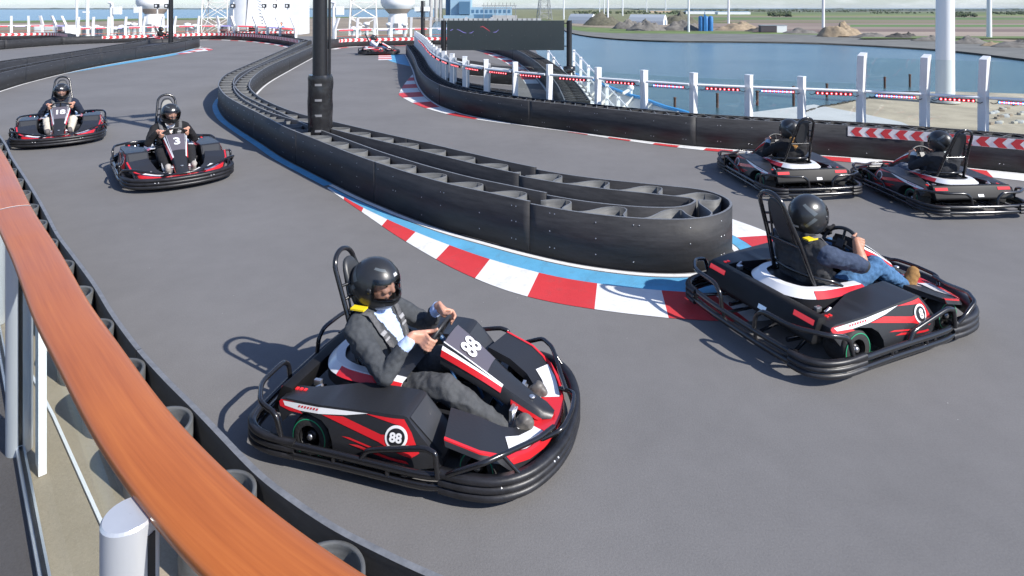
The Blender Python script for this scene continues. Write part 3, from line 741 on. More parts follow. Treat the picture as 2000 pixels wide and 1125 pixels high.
# rear board with lamps
mb = MB(); prism(mb, [(-.70, .385), (-.775, .395), (-.79, .37), (-.845, .235), (-.835, .21), (-.76, .21)], lambda x, z: -.56, lambda x, z: .56)
lm = []
for s in (-1, 1):
    l = MB(); a = s * .54; b = s * .36
    l.add([(-.7935, a, .372), (-.8075, a, .336), (-.8075, b, .336), (-.7935, b, .372)], [(0, 1, 2, 3)])
    lm.append(('rear_lamp', l.mesh('rear_lamp', K['light'])))
l = MB(); l.add([(-.829, -.13, .285), (-.842, -.13, .252), (-.842, -.05, .252), (-.829, -.05, .285)], [(0, 1, 2, 3)]); lm.append(('maker_plate', l.mesh('maker_plate', M['silver'])))
part('rear_board', bevelled(mb, 'rear_board', K['board'], .012), lm, (0, 0, 0), (1, 1, .9))
# wheels
def wheel_mesh(r, w, s):
    t = MB(); prof = [(r * .55, -w / 2), (r * .8, -w / 2 - .004), (r * .93, -w / 2 + .006), (r, -w / 2 + .026), (r, w / 2 - .026), (r * .93, w / 2 - .006), (r * .8, w / 2 + .004), (r * .55, w / 2)]
    t.lathe(prof, 32, axis='y'); tm = t.mesh('tyre', K['rubber']); recalc(tm)
    g = MB(); y = s * (w / 2 + .004); g.lathe([(r * .84, y + s * .0015), (r * .885, y + s * .0005)], 32, axis='y'); gm = g.mesh('ring_mark', K['green'])
    q = MB(); q.lathe([(r * .56, -w / 2 + .01), (r * .5, -w / 2 + .03), (r * .42, 0), (r * .5, w / 2 - .03), (r * .56, w / 2 - .01)], 24, axis='y'); q.lathe([(.0005, s * (w / 2 - .012)), (.03, s * (w / 2 - .012)), (.034, s * (w / 2 - .03)), (r * .42, s * (w / 2 - .06))], 16, axis='y')
    rm = q.mesh('rim', K['rim']); h = MB(); h.lathe([(.0005, s * (w / 2 + .002)), (.017, s * (w / 2)), (.019, s * (w / 2 - .012))], 10, axis='y')
    return tm, gm, rm, h.mesh('hub_nut', M['boltm'])
for x, y, r, w_ in ((.53, .50, .114, .13), (-.52, .555, .130, .19)):
    for s in (-1, 1):
        tm, gm, rm, hm = wheel_mesh(r, w_, s); part('wheel', tm, [('ring_mark', gm), ('rim', rm), ('hub_nut', hm)], (x, y * s, r))
# side pods
PODX = [(-.75, .30), (-.745, .345), (-.70, .362), (-.42, .385), (-.05, .412), (.10, .418), (.125, .408), (.335, .165), (.335, .11), (-.32, .11), (-.335, .20), (-.365, .26), (-.42, .30), (-.52, .318), (-.62, .30), (-.68, .255), (-.70, .22)]
def pod_y(x, z):
    b = .70 - max(0, x - .0) ** 2 * .9 - max(0, -.45 - x) * .12
    return b - (max(0, z - .20)) ** 1.2 * .40
def decal(poly, name, m, off=.004, s=1, div=.05):
    bm = bmesh.new(); vs = [bm.verts.new((x, 0, z)) for x, z in poly]; bm.faces.new(vs)
    xs = [p[0] for p in poly]; zs = [p[1] for p in poly]
    x = math.floor(min(xs) / div) * div
    while x < max(xs):
        bmesh.ops.bisect_plane(bm, geom=bm.verts[:] + bm.edges[:] + bm.faces[:], plane_co=(x, 0, 0), plane_no=(1, 0, 0)); x += div
    z = math.floor(min(zs) / div) * div
    while z < max(zs):
        bmesh.ops.bisect_plane(bm, geom=bm.verts[:] + bm.edges[:] + bm.faces[:], plane_co=(0, 0, z), plane_no=(0, 0, 1)); z += div
    bmesh.ops.triangulate(bm, faces=bm.faces)
    for v in bm.verts: v.co.y = s * (pod_y(v.co.x, v.co.z) + off)
    bmesh.ops.recalc_face_normals(bm, faces=bm.faces)
    me = bpy.data.meshes.new(name); bm.to_mesh(me); bm.free(); me.materials.append(m); return me
def circ(cx, cz, r, n=24): return [(cx + r * math.cos(2 * math.pi * k / n), cz + r * math.sin(2 * math.pi * k / n)) for k in range(n)]
def podshell(s):
    # grid shell: outer side follows pod_y; made from the profile with several cuts in height
    bm = bmesh.new(); vs = [bm.verts.new((x, 0, z)) for x, z in PODX]; f = bm.faces.new(vs)
    for z in (.15, .2, .24, .28, .32, .36, .39): bmesh.ops.bisect_plane(bm, geom=bm.verts[:] + bm.edges[:] + bm.faces[:], plane_co=(0, 0, z), plane_no=(0, 0, 1))
    for k in range(24): bmesh.ops.bisect_plane(bm, geom=bm.verts[:] + bm.edges[:] + bm.faces[:], plane_co=(-.74 + k * .045, 0, 0), plane_no=(1, 0, 0))
    ret = bmesh.ops.extrude_face_region(bm, geom=bm.faces[:]); nv = set(g for g in ret['geom'] if isinstance(g, bmesh.types.BMVert))
    for v in bm.verts:
        x, z = v.co.x, v.co.z
        v.co.y = s * (pod_y(x, z) if v in nv else (.355 if x > -.28 else .355 + min(.12, (-.28 - x) * .4)))
    bmesh.ops.recalc_face_normals(bm, faces=bm.faces)
    ed = [e for e in bm.edges if len(e.link_faces) == 2 and e.calc_face_angle(0) > R(35)]
    bmesh.ops.bevel(bm, geom=ed, offset=.012, segments=3, profile=.55, affect='EDGES', clamp_overlap=True)
    for f in bm.faces: f.smooth = True
    me = bpy.data.meshes.new('side_pod'); bm.to_mesh(me); bm.free(); me.materials.append(K['panel'])
    try: me.set_sharp_from_angle(angle=R(40))
    except Exception: pass
    return me
podnum = {}
for s in (-1, 1):
    subs = [('white_flash', decal([(-.72, .345), (-.60, .357), (-.42, .374), (-.12, .396), (-.26, .362), (-.42, .338), (-.58, .320), (-.70, .322)], 'white_flash', K['white'], .004, s)),
            ('red_flash', decal([(-.748, .335), (-.735, .350), (-.62, .3585), (-.72, .347), (-.70, .321), (-.58, .319), (-.56, .306), (-.66, .300), (-.735, .310)], 'red_flash', K['red'], .0035, s)),
            ('red_stripe', decal([(-.42, .334), (-.28, .350), (-.02, .298), (.10, .300), (.13, .35), (.09, .398), (-.10, .393), (-.14, .389), (0, .375), (.05, .36), (.06, .33), (-.02, .298)][:3] + [(.10, .318), (.085, .365), (-.02, .378), (-.14, .392), (.108, .400), (.16, .33), (.215, .215), (.17, .185), (-.03, .255)], 'red_stripe', K['red'], .0035, s)),
            ('lower_stripe', decal([(-.22, .205), (-.16, .212), (.14, .165), (.16, .145)], 'lower_stripe', K['red'], .0035, s)),
            ('lower_stripe', decal([(-.27, .24), (-.22, .243), (.02, .205), (-.05, .205)], 'lower_stripe', K['red'], .0035, s)),
            ('roundel', decal(circ(.075, .298, .068), 'roundel', K['white'], .0065, s, .04)),
            ('roundel_centre', decal(circ(.075, .298, .053), 'roundel_centre', K['black'], .0085, s, .04))]
    scr = []
    for k in range(7):
        x = -.60 + k * .022; z = .337 + k * .0022; scr.append([(x, z), (x + .012, z + .001), (x + .019, z + .014), (x + .006, z + .013)])
    t = MB()
    for q in scr: t.add([(x, s * (pod_y(x, z) + .006), z) for x, z in q], [(0, 1, 2, 3)])
    subs.append(('sponsor_print', t.mesh('sponsor_print', K['red'])))
    ft = MB(); ft.add([(.131, s * .372, .40), (.131, s * (pod_y(.131, .4) - .015), .40), (.325, s * (pod_y(.325, .18) - .02), .176), (.325, s * .372, .176)], [(0, 1, 2, 3)]); 
    ft.v = [(x + .006, y, z + .005) for x, y, z in ft.v]; subs.append(('front_face', ft.mesh('front_face', K['smoke'])))
    ll = MB()
    for k in range(3): ll.box(-.70 + k * .03, -.682 + k * .03, s * .52 - .012, s * .52 + .012, .3605 + k * .001, .372 + k * .001)
    subs.append(('lamp_cluster', ll.mesh('lamp_cluster', K['light'])))
    part('side_pod', podshell(s), subs, (0, 0, .012), (1, 1, .86))
    mb = MB(); mb.box(-.64, -.59, s * .40 - .015, s * .40 + .015, .30, .335); mb.tube([(-.60, s * .45, .31), (-.55, s * .45, .335)], .012); part('latch', bevelled(mb, 'latch', M['boltm'], .005))
# rear cover: horseshoe of white over red round a dark inner tray
U = spline([Vector(p) for p in ((-.06, .345), (-.30, .345), (-.48, .33), (-.62, .26), (-.70, .12), (-.715, 0), (-.70, -.12), (-.62, -.26), (-.48, -.33), (-.30, -.345), (-.06, -.345))], .03)
o1 = U; o2 = offset(U, .055); o3 = offset(U, .115); oc = offset(U, .17)
if abs(o2[0].y) > abs(o1[0].y): o2 = offset(U, -.055); o3 = offset(U, -.115)
mb = MB(); n = len(U)
def zU(i): return .43 - .03 * abs(2 * i / (n - 1) - 1) ** 2
A = [(p.x, p.y, .30) for p in o1]; A2 = [(p.x, p.y, .375) for p in o1]; B_ = [(p.x, p.y, zU(i)) for i, p in enumerate(o2)]; D_ = [(p.x, p.y, zU(i) - .002) for i, p in enumerate(o3)]; E_ = [(p.x, p.y, zU(i) - .04) for i, p in enumerate(o3)]
mb.strip(A, A2, 0, True); mb.strip(A2, B_, 1, True); mb.strip(B_, D_, 2, True); mb.strip(D_, E_, 0, True)
cover = mb.mesh('rear_cover', [K['panel'], K['white'], K['white']])
rsl = []; k0 = int(n * .30)
for rng in (range(0, k0), range(n - k0, n)):
    rs_ = MB(); rsl.append(rs_); rs_.strip([(A2[i][0] * 1.002, A2[i][1] * 1.012, A2[i][2]) for i in rng], [((A2[i][0] * .15 + B_[i][0] * .85), (A2[i][1] * .15 + B_[i][1] * .85) * 1.012, A2[i][2] * .15 + B_[i][2] * .85 + .004) for i in rng], 0, True)
tray = MB(); h_ = n // 2; tray.strip([(p.x, p.y, .40) for p in o3[:h_ + 1]], [(p.x, p.y, .40) for p in o3[::-1][:h_ + 1]], 0)
tray.lathe([(.03, .404), (.055, .404)], 20, (-.50, -.12, 0)); 
part('rear_cover', cover, [('red_band', q_.mesh('red_band', K['red'])) for q_ in rsl] + [('inner_tray', tray.mesh('inner_tray', K['panel']))], (0, 0, 0), (1, 1, .89))
mb = MB(); mb.box(-.60, -.33, -.18, .18, .12, .36); mb.box(-.45, .1, .2, .34, .1, .22); mb.box(-.45, .1, -.34, -.2, .1, .24); part('engine_block', bevelled(mb, 'engine_block', K['black'], .02))
# seat
secs = []
for x, z, hw, sd_ in ((.08, .115, .17, .03), (-.02, .10, .185, .08), (-.16, .10, .195, .13), (-.27, .135, .20, .17), (-.34, .25, .205, .15), (-.385, .36, .20, .13), (-.40, .40, .185, .10), (-.405, .42, .15, .06)):
    q = []
    for k in range(13):
        a = -1 + 2 * k / 12; q.append((x + (sd_ * .9 if z > .2 else sd_ * .2) * max(0, abs(a) - .45) ** 1.5 * 1.6, a * hw * (1.0 if abs(a) < .9 else .99), z + (sd_ if z < .2 else sd_ * .1) * max(0, abs(a) - .4) ** 1.6 * 2.2))
    secs.append(q)
mb = MB(); mb.loft(secs, 0, False, False); me = mb.mesh('seat', K['seat'])
bm = bmesh.new(); bm.from_mesh(me); bmesh.ops.recalc_face_normals(bm, faces=bm.faces); r_ = bmesh.ops.solidify(bm, geom=bm.faces[:], thickness=.016); 
for f in bm.faces: f.smooth = True
bm.to_mesh(me); bm.free(); part('seat', me)
mb = MB(); mb.tube(rnd([(-.16, .27, .30), (-.30, .285, .40), (-.44, .2, .43), (-.48, 0, .43), (-.44, -.2, .43), (-.30, -.285, .40), (-.16, -.27, .30)], 4), .016, 8); part('seat_rail', mb.mesh('seat_rail', K['tubem']))
# roll hoop and headrest
hoop = [(-.43, .205, .35), (-.535, .165, .66), (-.65, .125, .93)]
top_ = [(-.65 - .03 * math.sin(a), .125 * math.cos(a), .93 + .10 * math.sin(a)) for a in [math.pi * k / 12 for k in range(1, 12)]]
mb = MB(); mb.tube(hoop + top_ + [(x, -y, z) for x, y, z in hoop[::-1]], .0175, 10)
mb.tube([(-.53, .168, .645), (-.53, -.168, .645)], .012)
for s in (-1, 1):
    mb.tube([(-.607, .143 * s, .83), (-.565, .085 * s, .84)], .01); mb.tube([(-.573, .153 * s, .75), (-.54, .09 * s, .76)], .01)
    mb.tube([(-.617, .07 * s, .92), (-.53, .12 * s, .65)], .009)
    mb.box(-.46, -.40, .205 * s - .025, .205 * s + .025, .345, .365)
part('roll_hoop', mb.mesh('roll_hoop', K['tubem']))
mb = MB(); secs = []
for th, sc_ in ((0, .86), (.006, .97), (.018, 1.0), (.03, .97), (.036, .86)):
    q = []
    for k in range(28):
        a = 2 * math.pi * k / 28; yy = .098 * abs(math.cos(a)) ** .8 * math.copysign(1, math.cos(a)) * sc_; zz = .185 * abs(math.sin(a)) ** .8 * math.copysign(1, math.sin(a)) * sc_
        q.append((-.578 + th - zz * .4, yy, .80 + zz))
    secs.append(q)
mb.loft(secs); part('headrest', mb.mesh('headrest', K['smoke']))
# nose: number panel, white and red cheeks, black beak
NS = [(.155, .565, .135, .13), (.28, .495, .122, .12), (.44, .395, .098, .10), (.58, .305, .078, .085), (.71, .235, .066, .065), (.80, .195, .062, .05), (.86, .172, .022, .03)]
def nsec(x, z, hw, dp): return [(x, hw, z), (x, hw * .5, z + .006), (x, 0, z + .008), (x, -hw * .5, z + .006), (x, -hw, z), (x - .01, -hw - .022, z - dp * .55), (x - .02, -hw - .012, z - dp), (x - .02, hw + .012, z - dp), (x - .01, hw + .022, z - dp * .55)]
mb = MB(); mb.loft([nsec(*q) for q in NS]); nm = mb.mesh('nose_fairing', K['panel']); recalc(nm)
try: nm.set_sharp_from_angle(angle=R(40))
except Exception: pass
def nz(x):
    for a, b in zip(NS, NS[1:]):
        if a[0] <= x <= b[0]: t = (x - a[0]) / (b[0] - a[0]); return tuple(a[i] + (b[i] - a[i]) * t for i in (1, 2, 3))
pn = MB(); xs = (.16, .24, .34, .44)
pn.loft([[(x, nz(x)[1] * .92, nz(x)[0] + .004), (x, nz(x)[1] * .5, nz(x)[0] + .010), (x, 0, nz(x)[0] + .012), (x, -nz(x)[1] * .5, nz(x)[0] + .010), (x, -nz(x)[1] * .92, nz(x)[0] + .004)] for x in xs], 0, False)
subs = [('number_panel', pn.mesh('number_panel', K['grey']))]
for s in (-1, 1):
    wm = MB(); rm_ = MB(); A = []; B_ = []; D_ = []
    for i in range(9):
        x = .155 + .39 * i / 8; z, hw, dp = nz(x); t = i / 8
        e0 = (x, s * (hw * .9 + .002), z + .006); f = 1 - .75 * t; e1 = (x - .005, s * (hw + .004 + .016 * f), z - dp * .30 * f + .003); e2 = (x - .01, s * (hw + .026), z - dp * (.30 * f + .30) + .002)
        A.append(e0); B_.append(e1); D_.append(e2)
    wm.strip(A, B_, 0, True); rm_.strip(B_, D_, 0, True)
    subs += [('white_cheek', wm.mesh('white_cheek', K['white'])), ('red_cheek', rm_.mesh('red_cheek', K['red']))]
    q = MB(); q.add([(.60, s * .098, .262), (.70, s * .09, .213), (.80, s * .086, .17), (.80, s * .092, .15), (.70, s * .094, .185), (.60, s * .102, .23)], [(0, 1, 2, 3, 4, 5)]); subs.append(('red_cheek', q.mesh('red_cheek', K['red'])))
em = MB(); em.ball((.715, 0, .247), .022, 10, 6, 0, (1, 1, .4)); subs.append(('nose_badge', em.mesh('nose_badge', M['silver'])))
part('nose_fairing', nm, subs)
# front wings: red at the centre, then white, then black with a red edge running back to the wheels
FW = [(0, (.74, .0, .155), (.90, .0, .165)), (.12, (.75, .09, .165), (.895, .11, .165)), (.26, (.70, .17, .175), (.865, .26, .17)), (.42, (.66, .25, .20), (.80, .42, .185)), (.55, (.60, .305, .235), (.72, .535, .21)), (.75, (.47, .345, .30), (.57, .625, .27)), (1, (.30, .375, .345), (.365, .655, .335))]
def fw(t):
    for a, b in zip(FW, FW[1:]):
        if a[0] <= t <= b[0]:
            k = (t - a[0]) / (b[0] - a[0]); return Vector(a[1]).lerp(Vector(b[1]), k), Vector(a[2]).lerp(Vector(b[2]), k)
for s in (-1, 1):
    def V(p): return (p.x, p.y * s, p.z)
    ts = [i / 24 for i in range(25)]
    bl = MB(); I_ = [fw(t)[0] for t in ts]; O_ = [fw(t)[1] for t in ts]; LO = [Vector((p.x + .012, p.y + .012, p.z - (.10 if t < .5 else .10 - .065 * min(1, (t - .5) / .12)))) for p, t in zip(O_, ts)]; LI_ = [Vector((p.x - .01, p.y - .005, p.z - .05)) for p in I_]
    bl.strip([V(p) for p in I_], [V(p) for p in O_], 0, True); bl.strip([V(p) for p in O_], [V(p) for p in LO], 0, True); bl.strip([V(p) for p in LI_], [V(p) for p in I_], 0, True)
    bl.add([V(I_[-1]), V(O_[-1]), V(LO[-1]), V(LI_[-1])], [(0, 1, 2, 3)])
    wing = bl.mesh('front_wing', K['panel'])
    def lift(p, d=.004): return Vector((p.x, p.y, p.z + d))
    rc = MB(); tt = [i / 24 for i in range(0, 6)]
    rc.strip([V(lift(fw(t)[0])) for t in tt], [V(lift(fw(t)[1])) for t in tt], 0, True)
    rc.strip([V(lift(fw(t)[1])) for t in tt], [V(Vector((fw(t)[1].x + .006, fw(t)[1].y + .002, fw(t)[1].z - .045))) for t in tt], 0, True)
    wc = MB(); tt = [i / 24 for i in range(5, 14)]
    wc.strip([V(lift(fw(t)[0].lerp(fw(t)[1], .36 if t > .24 else .2), .005)) for t in tt], [V(lift(fw(t)[0].lerp(fw(t)[1], .86), .005)) for t in tt], 0, True)
    w2 = MB(); tt = [i / 24 for i in range(4, 10)]
    w2.strip([V(lift(fw(t)[0], .005)) for t in tt], [V(lift(fw(t)[0].lerp(fw(t)[1], .13), .005)) for t in tt], 0, True)
    re_ = MB(); tt = [i / 24 for i in range(5, 25)]
    re_.strip([V(lift(fw(t)[0].lerp(fw(t)[1], .88 if t < .6 else .93), .0045)) for t in tt], [V(lift(fw(t)[1], .0045)) for t in tt], 0, True)
    re_.strip([V(lift(fw(t)[1], .0045)) for t in tt], [V(Vector((fw(t)[1].x + .007, fw(t)[1].y + .007, fw(t)[1].z - .035))) for t in tt], 0, True)
    part('front_wing', wing, [('red_centre', rc.mesh('red_centre', K['red'])), ('white_field', wc.mesh('white_field', K['white'])), ('white_edge', w2.mesh('white_edge', K['white'])), ('red_edge', re_.mesh('red_edge', K['red']))], (0, 0, .01), (1, 1, .88))
# steering
mb = MB(); ax = Vector((.86, 0, -.5)).normalized(); cW = Vector((.06, 0, .545)); u = Vector((0, 1, 0)); v_ = u.cross(ax).normalized()
WH = []
for k in range(28):
    a = 2 * math.pi * k / 28; zz = math.sin(a); WH.append(cW + u * .148 * math.cos(a) + v_ * (.118 * zz if zz * v_.z > -.75 else .118 * zz * .86))
mb.tube(WH, .0145, 9, True)
for a in (.2, math.pi - .2, -math.pi / 2): mb.tube([cW + ax * .02, cW + u * .14 * math.cos(a) + v_ * .11 * math.sin(a)], .011, 6)
mb.box(-.032, .032, -.032, .032, -.015, .015, 0, Matrix.Translation(cW + ax * .01) @ ax.to_track_quat('Z', 'Y').to_matrix().to_4x4())
sc_ = MB(); sc_.tube([cW + ax * .02, (.52, 0, .16)], .016, 8); sc_.tube([(.16, .11, .5), (.34, .12, .10)], .012); sc_.tube([(.16, -.11, .5), (.34, -.12, .10)], .012)
part('steering_wheel', mb.mesh('steering_wheel', K['seat']), [('steering_column', sc_.mesh('steering_column', K['bluem']))], (0, 0, 0), (1, 1 / .92, 1))
for s in (-1, 1):
    mb = MB(); mb.tube([(.60, .16 * s, .07), (.64, .16 * s, .22), (.64, .10 * s, .22)], .010); mb.box(.612, .632, .14 * s - .04, .14 * s + .04, .15, .24); mb.box(.55, .66, .13 * s - .06, .13 * s + .06, .06, .085)
    part('pedal', mb.mesh('pedal', M['silver']))
KMATS = {}
num_me = {t: text_mesh(t, .165 if len(t) == 2 else .19, K['white'], .03) for t in ('88', '18', '3', '8')}
rnd_me = {t: text_mesh(t, .075 if len(t) == 2 else .095, K['white'], .04) for t in ('88', '18', '3', '8')}
def make_kart(loc, yaw, number, label, scale=1.0, group='racing go-karts on the track', detail=True):
    e = empty('go_kart', (loc[0], loc[1], 0.012), yaw, label, 'go-kart', group); e.scale = (scale, scale * .92, scale)
    for name, me, l, subs, sc in KP:
        o = link(name, me, e); o.location = l; o.scale = sc
        for sn, sm in subs:
            if not detail and sn in ('bolts', 'sponsor_print', 'ring_mark', 'hub_nut'): continue
            q = link(sn, sm, o)
            if sn in ('bolts', 'sponsor_print', 'lamp_cluster'): q['kind'] = 'stuff'
        if number and name == 'nose_fairing':
            q = link('race_number', num_me[number], o); x = .305; z = nz(x)[0]
            sl = math.atan2(NS[0][1] - NS[2][1], NS[2][0] - NS[0][0])
            q.rotation_euler = (0, 0, 0)
            # text x axis -> kart left when read from the front, text y axis -> up the slope towards the driver
            ex = Vector((0, 1, 0)); ey = Vector((-math.cos(sl), 0, math.sin(sl))); ez = ex.cross(ey)
            q.matrix_local = Matrix(((ex.x * 1.05, ey.x, ez.x, x), (ex.y * 1.05, ey.y, ez.y, 0), (ex.z, ey.z, ez.z, z + .019), (0, 0, 0, 1)))
        if number and name == 'side_pod':
            s = 1 if me.vertices[0].co.y > 0 else -1
            q = link('side_number', rnd_me[number], o); x, z = .075, .298
            ey = Vector((0, s * (pod_y(x, z + .03) - pod_y(x, z - .03)), .06)).normalized(); ex = Vector((-s, 0, 0)); ex = Vector((-1 * s, s * (pod_y(x - .03 * s, z) - pod_y(x + .03 * s, z)) / .06, 0)).normalized()
            ez = ex.cross(ey).normalized(); yy = s * (pod_y(x, z) + .0125)
            q.matrix_local = Matrix(((ex.x, ey.x, ez.x, x), (ex.y, ey.y, ez.y, yy), (ex.z, ey.z, ez.z, z), (0, 0, 0, 1)))
    return e
KARTS = [
 ((-.475, 3.54), R(-17), '88', 'black red and white go-kart numbered 88 nearest the wooden handrail', .855),
 ((2.47, 4.70), R(23), '8', 'black red and white go-kart rounding the barrier end with driver in jeans', .975),
 ((-4.80, 8.71), R(-53), '3', 'go-kart numbered 3 driven by a woman in black', 1.0),
 ((-8.13, 11.07), R(-56), '18', 'go-kart numbered 18 driven by person in cream trousers', 1.0),
 ((3.64, 8.36), R(97), None, 'go-kart seen from behind, left of the two below the chevron board', .92),
 ((5.17, 7.68), R(94), None, 'go-kart seen from behind, right of the two below the chevron board', .90),
 ((-6.70, 31.0), R(11), None, 'distant go-kart whose driver wears a white shirt', 1.03),
 ((-23.7, 42.0), R(4), None, 'distant go-kart half hidden behind the far left barrier and pole', 1.1)]
KO = [make_kart(*k[:4], scale=k[4], detail=i < 6) for i, k in enumerate(KARTS)]
# ------------------------------------------------------------------ people
from mathutils.bvhtree import BVHTree
def skin(name, c): 
    m = mat(name, c, .5, var=.08, vscale=20); t, b = nodes(m); b.inputs['Subsurface Weight'].default_value = .08; b.inputs['Subsurface Radius'].default_value = (.01, .004, .002); return m
def cloth(name, c, var=.18, sc=30): return mat(name, c, .85, var=var, vscale=sc, bump=.35, bscale=300, spec=.25)
P_ = {}
P_['skin'] = skin('skin', (.56, .29, .20)); P_['skin2'] = skin('skin_tanned', (.44, .22, .14))
P_['helmet'] = mat('helmet_matt_black', (.022, .023, .025), .36, coat=.25); P_['helmet_trim'] = mat('helmet_grey_graphic', (.10, .115, .125), .3)
P_['chrome'] = mat('helmet_badge', (.7, .71, .72), .3, .3); P_['dark'] = mat('eye_dark', (.02, .015, .012), .3); P_['lining'] = mat('helmet_lining', (.012, .012, .013), .9)
P_['strap'] = cloth('harness_webbing', (.115, .115, .12), .35, 60); P_['strapl'] = cloth('harness_tag', (.33, .33, .34), .3, 80); P_['yellow'] = mat('yellow_tag', (.85, .62, .02), .5)
P_['glove'] = cloth('glove_black', (.018, .018, .02)); P_['hair'] = mat('blonde_hair', (.52, .27, .075), .5, var=.4, vscale=60)
def capsule(bm, p0, r0, p1, r1, seg=14):
    p0, p1 = Vector(p0), Vector(p1); d = p1 - p0; L = d.length
    if L < 1e-6: d = Vector((0, 0, 1)); 
    q = d.to_track_quat('Z', 'Y').to_matrix().to_4x4() if L > 1e-6 else Matrix()
    rings = []
    for k in range(1, 5): a = math.pi / 2 * k / 4; rings.append((r0 * math.sin(a), -r0 * math.cos(a)))
    rings[-1] = (r0, 0)
    rings.append((r1, L))
    for k in range(1, 4): a = math.pi / 2 * k / 4; rings.append((r1 * math.cos(a), L + r1 * math.sin(a)))
    T = Matrix.Translation(p0) @ q; b = bm.verts.new(T @ Vector((0, 0, -r0))); prev = None; first = None
    for r, h in rings:
        ring = [bm.verts.new(T @ Vector((r * math.cos(2 * math.pi * k / seg), r * math.sin(2 * math.pi * k / seg), h))) for k in range(seg)]
        if prev:
            for k in range(seg): bm.faces.new((prev[k], prev[(k + 1) % seg], ring[(k + 1) % seg], ring[k]))
        else:
            for k in range(seg): bm.faces.new((b, ring[(k + 1) % seg], ring[k]))
        prev = ring
    t = bm.verts.new(T @ Vector((0, 0, L + r1)))
    for k in range(seg): bm.faces.new((prev[k], prev[(k + 1) % seg], t))
def skin_body(name, caps, mats, voxel, rule=None, wrinkle=.006, seed=0):
    # caps: (p0, r0, p1, r1, material index); every limb grows out of the next into one closed surface
    bm = bmesh.new()
    for c in caps: capsule(bm, *c[:4])
    me = bpy.data.meshes.new(name); bm.to_mesh(me); bm.free()
    ob = bpy.data.objects.new(name, me); C.objects.link(ob)
    r = ob.modifiers.new('r', 'REMESH'); r.mode = 'VOXEL'; r.voxel_size = voxel; r.adaptivity = 0
    s = ob.modifiers.new('s', 'SMOOTH'); s.iterations = 4 if voxel < .008 else 2; s.factor = .5
    dg = bpy.context.evaluated_depsgraph_get(); m2 = bpy.data.meshes.new_from_object(ob.evaluated_get(dg)); bpy.data.objects.remove(ob); bpy.data.meshes.remove(me)
    m2.name = name; m2.materials.clear()
    for m in mats: m2.materials.append(m)
    segs = [(Vector(c[0]), Vector(c[2]) - Vector(c[0]), c[1], c[3], c[4]) for c in caps]
    def near(p):
        best = 9; bi = 0
        for a, d, r0, r1, mi in segs:
            L2 = d.length_squared; t = 0 if L2 < 1e-9 else max(0, min(1, (p - a).dot(d) / L2)); dist = (p - a - d * t).length - (r0 + (r1 - r0) * t)
            if dist < best: best = dist; bi = mi
        return bi
    idx = []
    for f in m2.polygons:
        k = near(f.center)
        if rule: k = rule(f.center, f.normal, k)
        idx.append(k); f.use_smooth = True
    m2.polygons.foreach_set('material_index', idx)
    vm = [1] * len(m2.vertices)
    for f, k in zip(m2.polygons, idx):
        if k in SKINSLOTS.get(name, (0,)):
            for v in f.vertices: vm[v] = 0
    if wrinkle:
        off = Vector((seed * 3.1, seed, 0)); nrm = [v.normal.copy() for v in m2.vertices]
        for i, v in enumerate(m2.vertices):
            if vm[i]:
                p = v.co + off; q = Vector((p.x * 9, p.y * 9, p.z * 16)); w_ = noise.noise(q); w2 = noise.noise(p * 34); v.co += nrm[i] * (wrinkle * (1 - 2.2 * abs(w_)) * .6 + wrinkle * .45 * w2)
    m2.update(); return m2
SKINSLOTS = {}
